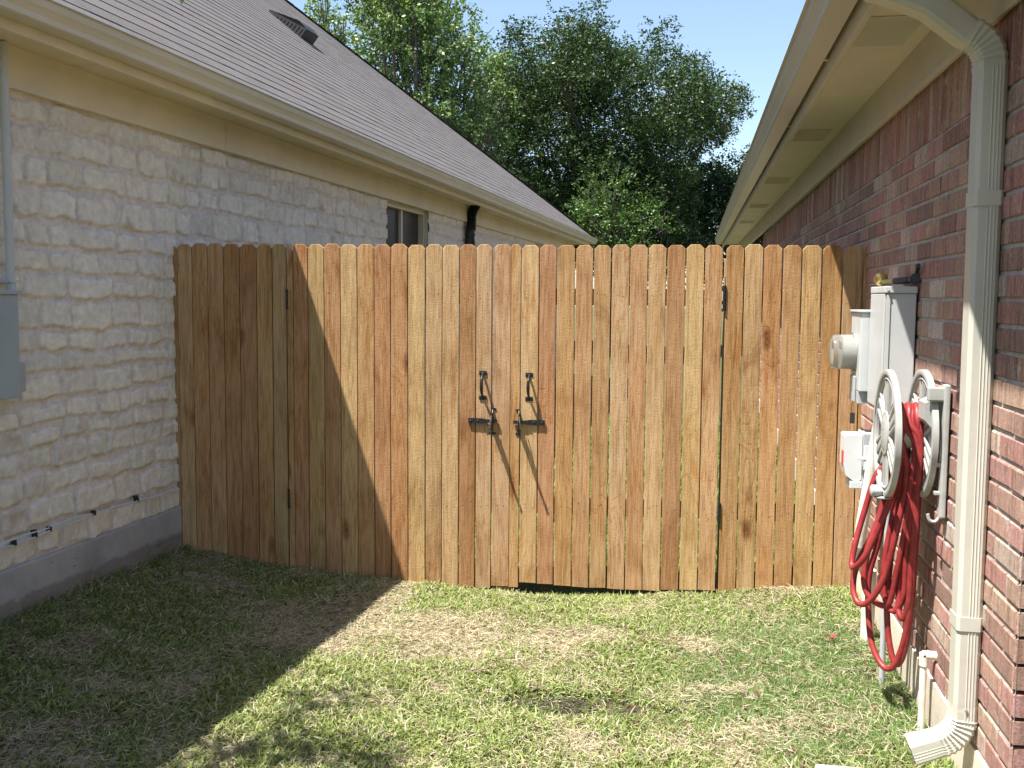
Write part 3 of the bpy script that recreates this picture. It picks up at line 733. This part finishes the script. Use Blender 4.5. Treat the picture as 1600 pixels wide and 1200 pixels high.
def catch(s,z,sg,par):
    m=MB(); o0=.0255
    m.box((s-.004 if sg>0 else s-.018,o0,z+.062),(s+.018 if sg>0 else s+.004,o0+.004,z+.074),.001)
    m.box((s-.004 if sg>0 else s-.018,o0,z-.074),(s+.018 if sg>0 else s+.004,o0+.004,z-.062),.001)
    poly=[(o0,-.07),(o0+.018,-.066),(o0+.060,-.055),(o0+.078,-.028),(o0+.072,.006),(o0+.046,.014),(o0+.034,.004),(o0+.024,.004),(o0+.024,.02),(o0+.030,.05),(o0+.014,.068),(o0,.07)]
    poly=[(p,q+z) for p,q in poly]
    n=len(poly); vs=[(s-.0018,)+p for p in poly]+[(s+.0018,)+p for p in poly]
    m.add(vs,[tuple(range(n)),tuple(range(n,2*n))[::-1]]+[(i,(i+1)%n,n+(i+1)%n,n+i) for i in range(n)])
    m.tube([(s,o0+.045,z-.045),(s,o0+.085,z-.052),(s,o0+.120,z-.050)],[.008,.007,.0085],8)
    m.xf(FT); c=m.build('catch','black',par)
    m=MB(); m.tube([(s-.004*sg,o0+.036,z+.035),(s-.008*sg,o0+.046,z+.005),(s-.013*sg,o0+.050,z-.03)],.0028,8); m.tube([(s-.016*sg,o0+.05,z-.032),(s-.008*sg,o0+.052,z-.028)],.0022,6); m.xf(FT); m.build('pin','steel',c,True)
latch(1.717,1.882,.750,ROOTS[1],1); latch(2.145,1.972,.747,ROOTS[3],-1)
catch(1.856,.748,1,ROOTS[2]); catch(2.004,.745,-1,ROOTS[2])

# ------------------------------------------------------------------ utilities on the brick wall
e=thing('electrical_cabinet',(.815,4.53,1.0),'tall light grey electrical cabinet on the brick wall behind the hose reel','electrical cabinet')
b=MB(); b.box((.756,4.37,.985),(.872,4.70,1.468),.004); b.build('cabinet','greybox',e)
b=MB(); b.box((.747,4.362,1.4685),(.874,4.705,1.497),.004); b.build('lid','greybox',e)
b=MB(); b.box((.748,4.372,.995),(.7555,4.70,1.466),.002); b.box((.7558,4.365,1.0),(.771,4.3695,1.464),.001); b.build('door','greybox',e)
b=MB(); b.lathe((.762,4.361,1.477),1,[(-.006,.0),(-.005,.004),(0,.0055)],10); b.build('screw','steel',e)
b=MB(); b.box((.78,4.42,.93),(.86,4.66,.984),.003); b.build('lower_box','conduit',e)
e=thing('electric_meter',(.80,4.85,1.2),'round glass electric meter on a grey socket box left of the tall cabinet','electric meter')
b=MB(); b.box((.712,4.715,1.035),(.872,4.985,1.385),.005); b.box((.704,4.708,1.386),(.874,4.99,1.396),.002); b.build('socket_box','greybox',e)
b=MB(); b.box((.70,4.78,.985),(.71,4.90,1.10),.003); b.box((.712,4.73,.98),(.78,4.80,1.034),.003); b.build('hub','conduit',e)
b=MB(); b.lathe((.711,4.86,1.205),0,[(0,.088),(-.012,.088),(-.014,.080),(-.090,.078),(-.100,.074),(-.106,.060),(-.107,.01)],40); b.build('glass_dome','glass',e,True)
b=MB(); b.lathe((.711,4.86,1.205),0,[(0,.070),(-.06,.068),(-.062,.01)],30); dl=b.build('dial','whiteplastic',e,True)
b=MB(); b.box((.6475,4.82,1.215),(.6485,4.90,1.245)); b.build('display','blackpl',dl)
b=MB(); b.tube([(.70,4.79,.985),(.695,4.79,.955),(.70,4.79,.93)],.0015,6); b.box((.690,4.785,.885),(.712,4.79,.935),.003); b.build('seal_tag','blackpl',e)
e=thing('phone_box',(.76,4.77,.65),'small white telephone junction box below the meter with red label','junction box')
b=MB(); poly=[(.663,.70),(.663,.833),(.670,.840),(.738,.840),(.738,.640),(.712,.630),(.671,.66)]
b.prism(poly,1,4.72,4.86); b.build('cover','whiteplastic',e)
b=MB(); b.box((.740,4.71,.62),(.80,4.87,.85),.003); b.box((.80,4.70,.60),(.872,4.86,.86),.003); b.build('backplate','conduit',e)
b=MB(); b.box((.69,4.715,.600),(.75,4.85,.634),.004); b.box((.742,4.685,.69),(.76,4.70,.80),.003); b.box((.715,4.683,.735),(.757,4.699,.748),.002); b.build('hinge','whiteplastic',e)
b=MB(); b.box((.6615,4.74,.70),(.663,4.80,.765)); b.build('label','redlabel',e)
b=MB(); b.box((.735,4.66,.575),(.765,4.675,.610),.003); b.tube([(.74,4.668,.61),(.742,4.668,.625),(.758,4.668,.625),(.76,4.668,.61)],.002,6); b.build('padlock','brass',e)
b=MB(); b.tube([(.79,4.60,.94),(.775,4.62,.80),(.757,4.63,.63),(.734,4.63,.45),(.73,4.64,.36)],.026,16,4); b.tube([(.80,4.78,.22),(.80,4.79,-.1),(.80,4.79,-.3)],.030,16); b.tube([(.73,4.64,.39),(.745,4.68,.30),(.79,4.76,.20)],.030,16,3)
o=b.build('conduit_pipe','pvc',None,True); tag(o,'pale bent conduit pipe running from the tall cabinet into the ground','pipe')
b=MB(); b.tube([(.785,4.32,.95),(.785,4.32,.2),(.787,4.32,-.3)],.012,12); b.tube([(.785,4.32,.27),(.785,4.32,.30)],.016,12)
o=b.build('thin_pipe','conduit',None,True); tag(o,'thin dark grey pipe standing against the brick wall behind the hose loops','pipe')
b=MB(); b.tube([(.84,3.83,-.25),(.84,3.83,.135)],.0125,14); b.tube([(.84,3.83,.12),(.84,3.83,.165)],.0165,14); b.tube([(.834,3.83,.158),(.885,3.83,.158)],.0165,14); b.tube([(.86,3.83,.158),(.90,3.83,.158)],.0125,14)
o=b.build('drain_pipe','pvc',None,True); tag(o,'thin white plastic drain pipe with an elbow standing beside the downspout','pipe')
# spray wand
e=thing('spray_wand',(.84,4.5,1.50),'yellow and black garden spray wand lying on top of the grey cabinet','spray wand')
b=MB(); b.tube([(.795,4.70,1.522),(.835,4.56,1.521),(.878,4.42,1.527)],.0095,12,4); b.build('tube','yellow',e,True)
b=MB(); b.tube([(.826,4.59,1.5215),(.852,4.50,1.523),(.862,4.47,1.524)],[.014,.0155,.013],14,3); b.build('grip','blackpl',e,True)
b=MB(); b.lathe((.790,4.715,1.533),1,[(-.02,.008),(-.012,.024),(0,.030),(.008,.030),(.012,.02)],24); b.build('spray_head','brass',e,True)
b=MB(); b.tube([(.866,4.46,1.524),(.872,4.43,1.527),(.868,4.39,1.528),(.862,4.355,1.53)],[.012,.018,.017,.019],16,3); b.tube([(.862,4.356,1.53),(.861,4.352,1.53)],.020,16); b.build('valve','blackpl',e,True)
b=MB(); b.tube([(.870,4.40,1.54),(.866,4.36,1.553),(.86,4.31,1.572),(.856,4.285,1.577)],[.006,.008,.011,.009],10,3); b.build('lever','black',e,True)

# hose reel
e=thing('hose_reel',(.86,4.0,.95),'putty plastic hose reel with two spoked discs mounted on the brick wall','hose reel')
def disc(x,y,z,par,cap):
    m=MB(); Rr=.237
    m.ring((x,y,z),0,Rr-.020,Rr,.020,72); m.ring((x,y,z),0,Rr-.038,Rr-.030,.010,64); m.ring((x,y,z),0,.050,.066,.016,40,(1,1.25))
    for q in range(6):
        a=R(30+60*q); ca,sa=math.cos(a),math.sin(a)
        for off,w_ in ((-.022,.012),(0.006,.020),(.028,.008)):
            r0,r1=.055,Rr-.015; o0=off; o1=off*1.75
            P4=[]
            for (r_,o_) in ((r0,o0),(r1,o1)):
                for dw in (-w_/2,w_/2): P4.append((y+ca*r_-sa*(o_+dw),z+sa*r_+ca*(o_+dw)))
            vs=[(x-.005,)+p for p in P4]+[(x+.005,)+p for p in P4]
            m.add(vs,[(0,1,3,2),(4,6,7,5),(0,4,5,1),(2,3,7,6),(0,2,6,4),(1,5,7,3)])
    m.lathe((x,y,z),0,[(-.016,.001),(-.015,.040),(-.008,.055),(.006,.056)],36,(.9,1.35))
    if cap:
        for i,(dy,dz,l) in enumerate([(-.018,.03,.03),(.0,.025,.02),(.014,.03,.03),(-.01,-.02,.02),(.012,-.012,.03)]):
            m.box((x-.0175,y+dy,z+dz-l/2),(x-.0155,y+dy+.004,z+dz+l/2))
    m.build('disc','reel',par,True)
disc(.706,3.97,.948,e,True); disc(.828,3.97,.950,e,False)
b=MB(); b.lathe((.706,3.97,.95),0,[(.0,.056),(.122,.056)],30); b.build('drum','reel',e,True)
b=MB(); b.lathe((.70,3.94,.735),0,[(-.012,.018),(-.03,.022),(-.045,.022),(-.05,.015)],16); b.lathe((.695,3.94,.712),2,[(-.004,.030),(.0,.032),(.004,.02)],20,(1,.8)); b.build('crank_knob','conduit',e,True)
b=MB()
b.box((.852,3.74,.68),(.872,3.785,1.15),.006); b.box((.80,3.75,1.09),(.86,3.78,1.14),.006)
b.prism([(.872,1.12),(.80,1.08),(.80,1.02),(.835,.98),(.872,.99)],1,3.79,3.90); b.box((.835,3.79,.90),(.872,4.1,1.0),.008)
b.tube([(.862,3.765,.69),(.845,3.765,.665),(.825,3.765,.668),(.818,3.765,.69)],.006,8,4)
b.box((.83,3.752,.86),(.856,3.775,.875),.002); b.box((.835,3.752,.76),(.856,3.775,.772),.002)
b.build('wall_bracket','reel',e)
# draped hose
L1=[(0.804,3.990,1.012),(0.780,4.030,1.002),(0.760,4.080,0.927),(0.732,4.100,0.824),(0.694,4.100,0.760),(0.657,4.100,0.620),(0.625,4.080,0.497),(0.612,4.060,0.426),(0.620,4.030,0.419),(0.650,3.990,0.476),(0.695,3.970,0.600),(0.732,3.950,0.727),(0.757,3.950,0.848),(0.777,3.960,0.967),(0.792,3.980,1.025)]
L2=[(0.785,4.050,0.968),(0.766,4.120,0.822),(0.751,4.120,0.721),(0.697,4.110,0.544),(0.640,4.100,0.417),(0.623,4.080,0.333),(0.633,4.050,0.283),(0.657,4.020,0.279),(0.688,3.990,0.324),(0.722,3.970,0.418),(0.755,3.950,0.608),(0.782,3.950,0.801),(0.789,3.950,0.945),(0.781,3.970,1.038)]
L3=[(0.774,4.060,0.954),(0.742,4.080,0.778),(0.715,4.080,0.627),(0.670,4.060,0.479),(0.658,4.050,0.368),(0.676,4.030,0.307),(0.720,4.010,0.281),(0.744,3.990,0.303),(0.759,3.970,0.408),(0.777,3.950,0.560),(0.793,3.930,0.758),(0.801,3.930,0.901),(0.796,3.950,1.030)]
L4=[(0.790,4.040,0.909),(0.775,4.060,0.733),(0.749,4.050,0.585),(0.729,4.040,0.437),(0.727,4.020,0.331),(0.747,4.000,0.275),(0.766,3.980,0.275),(0.788,3.960,0.339),(0.790,3.950,0.464),(0.797,3.930,0.638),(0.811,3.920,0.808),(0.815,3.920,0.926),(0.809,3.950,1.020)]
L5=[(0.815,4.000,0.891),(0.802,4.000,0.648),(0.782,3.990,0.453),(0.774,3.980,0.308),(0.777,3.960,0.260),(0.791,3.950,0.257),(0.801,3.930,0.324),(0.802,3.920,0.472),(0.808,3.910,0.714),(0.815,3.910,0.904),(0.812,3.940,1.030)]
L6=[(0.762,4.060,0.905),(0.748,4.100,0.725),(0.721,4.120,0.518),(0.688,4.120,0.364),(0.688,4.100,0.216),(0.697,4.060,0.115),(0.723,4.020,0.054),(0.749,3.990,0.042),(0.772,3.970,0.076),(0.796,3.950,0.183),(0.809,3.930,0.349),(0.813,3.920,0.545),(0.812,3.900,0.762),(0.812,3.900,0.928),(0.800,3.940,1.045)]
L7=[(0.792,4.020,0.887),(0.772,4.040,0.663),(0.751,4.040,0.464),(0.742,4.030,0.291),(0.749,4.020,0.169),(0.763,4.000,0.089),(0.779,3.980,0.065),(0.796,3.960,0.118),(0.809,3.940,0.273),(0.811,3.920,0.473),(0.813,3.905,0.667),(.810,3.90,.88),(.797,3.94,1.035)]
full=[]
for i,L in enumerate([L2,L1,L3,L6,L7,L4,L5]):
    L=[p for p in L if p[2]<.93]
    xi=.732+.0135*i+(.004 if i%2 else 0); up=.006*(i%2)
    full+=[(xi,4.045,.985+up),(xi,4.015,1.030+up)][0:2]*0+L+[(xi,3.915,.985+up),(xi,3.94,1.035+up),(xi+.003,3.985,1.048+up),(xi+.006,4.025,1.022+up),(xi+.008,4.05,.975)]
m=MB(); m.tube(full,.0118,12,6); o=m.build('garden_hose','hose',None,True); tag(o,'red garden hose hanging in long loops over the reel drum','garden hose')
# concrete edge strip
b=MB(); b.box((.42,3.25,-.24),(.80,3.43,-.10),.014); o=b.build('concrete_edging','conc2'); tag(o,'pale concrete edging block on the lawn under the downspout outlet','edging')
m=MB(); c0=np.array([.64,4.74,-.10]); 
for k_ in range(3):
    a=R(70+100*k_); d=np.array([math.cos(a),math.sin(a)*.8,.45]); s_=np.array([-math.sin(a),math.cos(a),.2])
    p=[c0,c0+d*.018+s_*.012,c0+d*.042,c0+d*.018-s_*.012]; m.add([tuple(q) for q in p],[(0,1,2,3)])
o=m.build('fallen_leaf','red_leaf'); tag(o,'small dark red fallen leaf on the lawn near the hose','leaf')

# ------------------------------------------------------------------ lawn
def lawn(N_,x0,x1,y0,y1,seed,name,label):
    rg=np.random.default_rng(seed)
    x=rg.uniform(x0,x1,N_); y=rg.uniform(y0,y1,N_)
    # keep inside the yard
    lw=(-3.185+y*sT)/cT
    ok=(x>lw)&(x<.872)&(y<5.47+(x+2.963)*.06)
    x,y=x[ok],y[ok]; n=len(x)
    # fields
    f1=fbm(x,y,1.7,200,4); f2=fbm(x,y,5,210,3); f3=vnoise(x,y,14,220)
    def spot(cx,cy,sx,sy): return np.exp(-((x-cx)/sx)**2-((y-cy)/sy)**2)
    straw=.27+1.9*(f2-.5)+1.2*(f1-.5)+.75*spot(-1.2,4.75,.42,.45)+.45*spot(-.6,4.4,.3,.15)+.35*spot(-.1,3.6,.5,.2)+.4*spot(.0,4.6,.2,.12)+.25*spot(-1.7,4.3,.5,.5)+.3*(x<-1.5)*(y>4.8)
    straw-=.50*spot(.5,4.45,.42,.7)+.25*spot(.6,3.5,.4,.4)+.35*spot(-.9,5.3,.9,.12)+.2*spot(-.8,3.7,.6,.3)
    dirt=2.4*spot(-.47,3.95,.27,.10)+np.clip((f3-.80)*3,0,.5)+.8*spot(-.75,5.40,.16,.08)+.6*spot(.84,4.95,.12,.3)+.7*spot(-.03,4.62,.1,.05)+.6*spot(.75,4.4,.12,.1)
    fine=np.clip(spot(.5,4.35,.6,.95)*1.8,0,1)
    keep=rg.random(n)>np.clip(dirt*1.25-.1,0,.93)
    x,y,straw,fine,f3=[q[keep] for q in (x,y,straw,fine,f3)]; n=len(x)
    isS=rg.random(n)<np.clip(straw,.14,.93)
    isF=(rg.random(n)<fine)&~isS
    L=np.where(isS,rg.uniform(.02,.06,n),np.where(isF,rg.uniform(.02,.045,n),rg.uniform(.022,.062,n)))
    W=np.where(isS,rg.uniform(.0016,.0034,n),np.where(isF,rg.uniform(.0014,.0024,n),rg.uniform(.0035,.0068,n)))
    el=np.where(isS,rg.uniform(-.05,.45,n),np.where(isF,rg.uniform(.5,1.3,n),rg.uniform(.15,1.1,n)))
    edge=np.exp(-((x-((-3.2+y*sT)/cT))/.07)**2)*(rg.random(n)<.25); L=L*(1+1.3*edge); el=np.maximum(el,edge*1.1)
    az=rg.uniform(0,2*np.pi,n)
    zb=gz(x,y)+np.where(isS,rg.uniform(0,.024,n),rg.uniform(-.004,.010,n))
    dx,dy=np.cos(az),np.sin(az); sx,sy=-dy,dx
    roll=rg.normal(0,.5,n)
    bx=np.stack([x,y,zb],1); H=np.stack([dx*np.cos(el),dy*np.cos(el),np.sin(el)],1)
    el2=el-rg.uniform(.1,.9,n)*np.where(isS,.4,1); H2=np.stack([dx*np.cos(el2),dy*np.cos(el2),np.sin(el2)],1)
    Sd=np.stack([sx*np.cos(roll),sy*np.cos(roll),np.sin(roll)],1)
    mid=bx+H*(L*.5)[:,None]; tip=mid+H2*(L*.5)[:,None]
    tip[:,2]=np.maximum(tip[:,2],gz(tip[:,0],tip[:,1])+.002)
    b0=np.arange(n)*5
    F4=np.stack([b0,b0+1,b0+2,b0+3],1); F3=np.stack([b0+3,b0+2,b0+4],1)
    cs=np.array([.60,.52,.38]); cs2=np.array([.33,.265,.17]); cg=np.array([.12,.185,.04]); cg2=np.array([.33,.36,.115]); cf=np.array([.135,.225,.055])
    r=rg.random(n)[:,None]
    col=np.where(isS[:,None],cs*r+cs2*(1-r),np.where(isF[:,None],cf*(.8+.5*r),cg*(1-r)+cg2*r))
    col=col*(.8+.4*rg.random(n))[:,None]
    dead=(rg.random(n)<.08)&~isS; col[dead]=cs*.9
    lit=rg.random(n)<.012; W=np.where(lit,.010,W); L=np.where(lit,.026,L); col[lit]=np.array([.16,.10,.06]); col[rg.random(n)<.05]*=.5
    w=(W/2)[:,None]
    V=np.stack([bx-Sd*w*.8,bx+Sd*w*.8,mid+Sd*w,mid-Sd*w,tip],1).reshape(-1,3)
    V5=np.repeat(col,5,axis=0)
    o=bigmesh(name,V,F4,'grass',V5,None,False,F3); tag(o,label,'grass',kind='stuff'); return o
lawn(470000,-3.2,.88,2.6,5.75,3,'lawn_grass','patchy green and straw coloured lawn grass in front of the fence')
rg=np.random.default_rng(123); m=MB()
for cx_,cy_,n_,sx_,sy_ in ((-.47,3.95,90,.15,.05),(-.76,5.40,60,.09,.03)):
    for i in range(n_):
        x=cx_+rg.normal(0,sx_); y=cy_+rg.normal(0,sy_); a=rg.uniform(0,6.28); l=rg.uniform(.02,.07); z=float(gz(x,y))+rg.uniform(.004,.022)
        d=np.array([math.cos(a),math.sin(a)*.7,rg.uniform(-.15,.25)])*l; p=np.array([x,y,z])
        m.tube([p,p+d*.5+np.array([0,0,.006]),p+d],[.0022,.0018,.001],5)
o=m.build('dry_roots','bark'); tag(o,'dark dry roots and soil debris lying in the bare patches of the lawn','debris',kind='stuff')
def lawn_far():
    rg=np.random.default_rng(77); n=26000
    x=rg.uniform(-2.9,.9,n); y=rg.uniform(5.9,14,n); z=gz(x,y); az=rg.uniform(0,6.28,n); L=rg.uniform(.05,.12,n); w=.006
    d=np.stack([np.cos(az)*.5,np.sin(az)*.5,np.full(n,.86)],1); s_=np.stack([-np.sin(az),np.cos(az),0*az],1)*w
    b_=np.stack([x,y,z],1); V=np.stack([b_-s_,b_+s_,b_+d*L[:,None]],1).reshape(-1,3); F3=np.arange(n*3).reshape(-1,3)
    c=np.repeat(np.array([.16,.24,.05])*(.7+.6*rg.random(n))[:,None],3,axis=0)
    o=bigmesh('backyard_grass',V,None,'grass',c,None,False,F3); tag(o,'green grass behind the fence, glimpsed through the picket gaps','grass',kind='stuff')
lawn_far()

# ------------------------------------------------------------------ trees
def crown(clumps,leaf,per,col,colv,rg,droop=0.,asp=.45,hi=None):
    """clumps: (x,y,z,r). returns arrays for small folded leaf faces"""
    P=[];Rr=[];
    for (x,y,z,r) in clumps:
        n=max(20,int(per*(r/.6)**2)); u=rg.normal(size=(n,3)); u/=np.linalg.norm(u,axis=1)[:,None]
        rad=r*rg.random(n)**.45; p=u*rad[:,None]*np.array([1,1,.72])+np.array([x,y,z]); 
        # break into sprigs
        k=max(3,n//14); cen=p[rg.integers(0,n,k)]; idx=rg.integers(0,k,n); sd=(cen-np.array([x,y,z]))/r+rg.normal(0,.5,(k,3))+np.array([0,0,.35]); sd/=np.linalg.norm(sd,axis=1)[:,None]; p=cen[idx]+sd[idx]*(rg.random(n)*.34*min(1,r/.5))[:,None]+rg.normal(0,.04,(n,3))
        P.append(p)
    P=np.concatenate(P); n=len(P)
    d=rg.normal(size=(n,3)); d[:,2]=d[:,2]*.6-droop; d/=np.linalg.norm(d,axis=1)[:,None]
    q=rg.normal(size=(n,3)); s=np.cross(d,q); s/=np.linalg.norm(s,axis=1)[:,None]
    L=(leaf*rg.uniform(.7,1.3,n))[:,None]; W=L*asp
    V=np.stack([P,P+d*L*.5+s*W*.5,P+d*L,P+d*L*.5-s*W*.5],1).reshape(-1,3); b0=np.arange(n)*4
    F=np.stack([b0,b0+1,b0+2,b0+3],1)
    c=np.array(col)*(1+colv*rg.normal(size=n))[:,None].clip(.4,1.8)
    if hi is not None:
        m=rg.random(n)<.18; c[m]=np.array(hi)
    return V,F,np.repeat(c,4,axis=0)
def inpoly(x,z,poly):
    ins=np.zeros(len(x),bool); n=len(poly)
    for i in range(n):
        x1,z1=poly[i]; x2,z2=poly[(i+1)%n]
        c=((z1>z)!=(z2>z))&(x<(x2-x1)*(z-z1)/(z2-z1+1e-9)+x1); ins^=c
    return ins
def tree(name,label,base,poly,depth,nclump,rr,leaf,per,col,colv,matl,seed,trunk_r,limbs,droop=0.,asp=.45,hi=None,holes=(),low=True,grp='trees behind the fence'):
    rg=np.random.default_rng(seed)
    px=np.array([p[0] for p in poly]); pz=np.array([p[1] for p in poly]); cl=[]
    cx=(px.min()+px.max())/2; hw=(px.max()-px.min())/2
    while len(cl)<nclump:
        x=rg.uniform(px.min(),px.max()); z=rg.uniform(pz.min(),pz.max()); r=rg.uniform(*rr)
        # stay within the outline with most of the clump
        xx=np.array([x,x+r*.75,x-r*.75,x,x]); zz=np.array([z,z,z,z+r*.6,z-r*.6])
        ok=inpoly(xx,zz,poly)
        if not ok[0]: continue
        if not ok.all():
            r*=.5
            if rg.random()<.25: continue
        if any(math.hypot(x-h[0],z-h[1])<h[2] for h in holes): continue
        dd=depth*math.sqrt(max(.1,1-((x-cx)/hw)**2*.8)); y=base[1]+rg.uniform(-1,1)*dd
        cl.append((x,y,z,r))
    t=thing(name,base,label,'tree',grp)
    V,F,C=crown(cl,leaf,per,col,colv,rg,droop,asp,hi)
    bigmesh('crown',V,F,matl,C,t)
    m=MB(); top=Vector((base[0],base[1],base[2]+limbs))
    m.tube([base,(base[0]+.1,base[1],base[2]+limbs*.5),top],[trunk_r,trunk_r*.8,trunk_r*.7],12,4)
    idx=rg.permutation(len(cl))[:34]
    for i in idx:
        x,y,z,r=cl[i]; p=Vector((x,y,z)); s0=top if z>top.z else Vector((base[0],base[1],max(base[2]+.8,z-1.2)))
        k=rg.uniform(.25,.45); mid=s0.lerp(p,.45)+Vector((rg.normal(0,.25),rg.normal(0,.25),-.15*abs(p.x-s0.x)+rg.normal(0,.15)))
        m.tube([s0,s0.lerp(mid,.5)+Vector((0,0,.1)),mid,mid.lerp(p,.5)+Vector((rg.normal(0,.12),0,.1)),p],[trunk_r*.42,trunk_r*.34,trunk_r*.24,trunk_r*.13,.012],7,3)
        for q in range(3):
            e_=p+Vector(rg.normal(0,r*.6,3)); m.tube([mid.lerp(p,.5+.15*q),e_],[trunk_r*.09,.008],5)
    m.build('trunk','bark',t,True)
    return t
oakpoly=[(-6.9,2.2),(-7.2,5.2),(-6.9,6.6),(-6.6,7.6),(-6.1,8.3),(-5.6,8.0),(-5.1,8.6),(-4.45,8.9),(-4.3,9.9),(-3.95,9.8),(-3.7,8.9),(-3.1,9.2),(-2.4,9.2),(-1.9,8.7),(-1.5,8.9),(-.9,8.7),(-.7,8.55),(-.4,8.1),(.2,7.9),(.6,7.5),(1.15,7.35),(1.25,6.6),(1.0,6.1),(.5,5.9),(.1,5.55),(-.4,5.5),(.0,5.0),(.1,4.3),(.2,2.2)]
tree('oak_tree','big dark green oak with spreading crown above the middle of the fence','' or (-2.6,30,-.1),oakpoly,3.4,470,(.34,.78),.09,620,(.042,.074,.022),.30,'leaf_oak',21,.26,3.2,0,.5,(.075,.115,.04),holes=[(-5.6,5.9,.16),(-1.9,6.9,.18),(-3.0,7.2,.2),(-3.4,5.9,.14),(-.9,4.6,.15),(-4.6,7.2,.14)])
rp=[(-1.2,2.0),(-1.0,4.6),(-.4,5.4),(.2,5.5),(.75,5.8),(1.25,6.0),(1.8,5.5),(2.6,4.5),(3.2,2.0)]
tree('dark_tree','lower dark tree tucked between the oak and the brick house gutter',(1.3,32.5,-.1),rp,1.5,150,(.35,.65),.09,560,(.035,.064,.022),.3,'leaf_oak',33,.14,2.4,0,.5,(.06,.10,.03))
bp=[(-3.5,1.8),(-3.35,3.2),(-3.0,4.35),(-2.4,4.65),(-1.9,4.4),(-1.5,4.0),(-1.1,3.9),(-.75,3.5),(-.6,2.8),(-.35,2.2),(-.3,1.7)]
tree('young_tree','small brighter green tree in front of the dark oak',(-1.9,26.5,-.1),bp,1.0,55,(.28,.5),.075,520,(.072,.135,.028),.28,'leaf_oak',41,.09,1.8,0,.5,(.12,.20,.05))
pp=[(-8.1,4.0),(-8.45,6.0),(-8.35,7.2),(-8.3,8.9),(-7.6,10.2),(-6.5,10.2),(-5.9,9.1),(-5.55,8.2),(-5.1,8.0),(-4.9,7.4),(-4.6,7.1),(-4.55,6.2),(-4.7,5.4),(-4.5,4.4),(-4.6,3.0),(-6,2.6)]
tree('pale_tree','tall pale green tree with glossy leaves rising behind the shingle roof',(-6.6,24,-.1),pp,1.7,260,(.34,.66),.09,430,(.115,.185,.055),.33,'leaf_pale',51,.20,3.4,.5,.55,(.30,.36,.17),holes=[(-5.9,4.9,.14),(-7.2,6.6,.1)])
sp=[(-9.35,6.0),(-9.6,7.2),(-9.65,8.2),(-9.5,8.9),(-9.0,9.15),(-8.75,8.6),(-8.6,7.6),(-8.7,6.6),(-8.6,5.5)]
tree('pale_tree','slim pale green tree top at the roof edge, left of the tall pale tree',(-9.1,24.6,-.1),sp,.8,38,(.28,.45),.085,430,(.125,.195,.055),.33,'leaf_pale',61,.10,4.6,.5,.55,(.30,.36,.17))
# overhanging branch above the yard: mostly out of the picture, its tip and its shade are in it
t=thing('overhanging_branch',(-3.9,-3.2,0),'leafy branch hanging into the top of the picture above the left roof','branch')
rg=np.random.default_rng(5)
cl=[(-2.58,2.82,3.1,.15),(-2.45,2.95,3.05,.10),(-2.42,2.40,3.1,.20),(-2.2,2.2,3.15,.2),(-2.65,2.35,3.2,.2),(-2.75,2.1,3.25,.25)]
V,F,C=crown(cl,.05,2600,(.09,.16,.04),.25,rg,.3,.5)
tipc=np.array([-1.0049,1.9079,2.0096]); 
tv=[tipc+np.array([0,0,-.006]),tipc+np.array([-.006,0,.012]),tipc+np.array([.004,0,.045]),tipc+np.array([.016,.004,.018])]
V=np.concatenate([V,np.array(tv)]); F=np.concatenate([F,[[len(V)-4,len(V)-3,len(V)-2,len(V)-1]]]); C=np.concatenate([C,np.tile([.10,.18,.05],(4,1))])
bigmesh('leaves',V,F,'leaf_pale',C,t)
m=MB(); m.tube([(-3.9,-3.2,0),(-3.8,-3.1,2.0),(-3.5,-2,3.4),(-3.0,0,3.7),(-2.8,2.0,3.35),(-2.5,2.9,3.0)],[.1,.09,.06,.035,.02,.006],8,5)
m.tube([(-3.0,0,3.7),(-1.9,1.0,3.1),(-1.2,1.7,2.35),(-1.0,1.9079,2.055)],[.02,.012,.004,.0015],6,4); m.build('bough','bark',t,True)
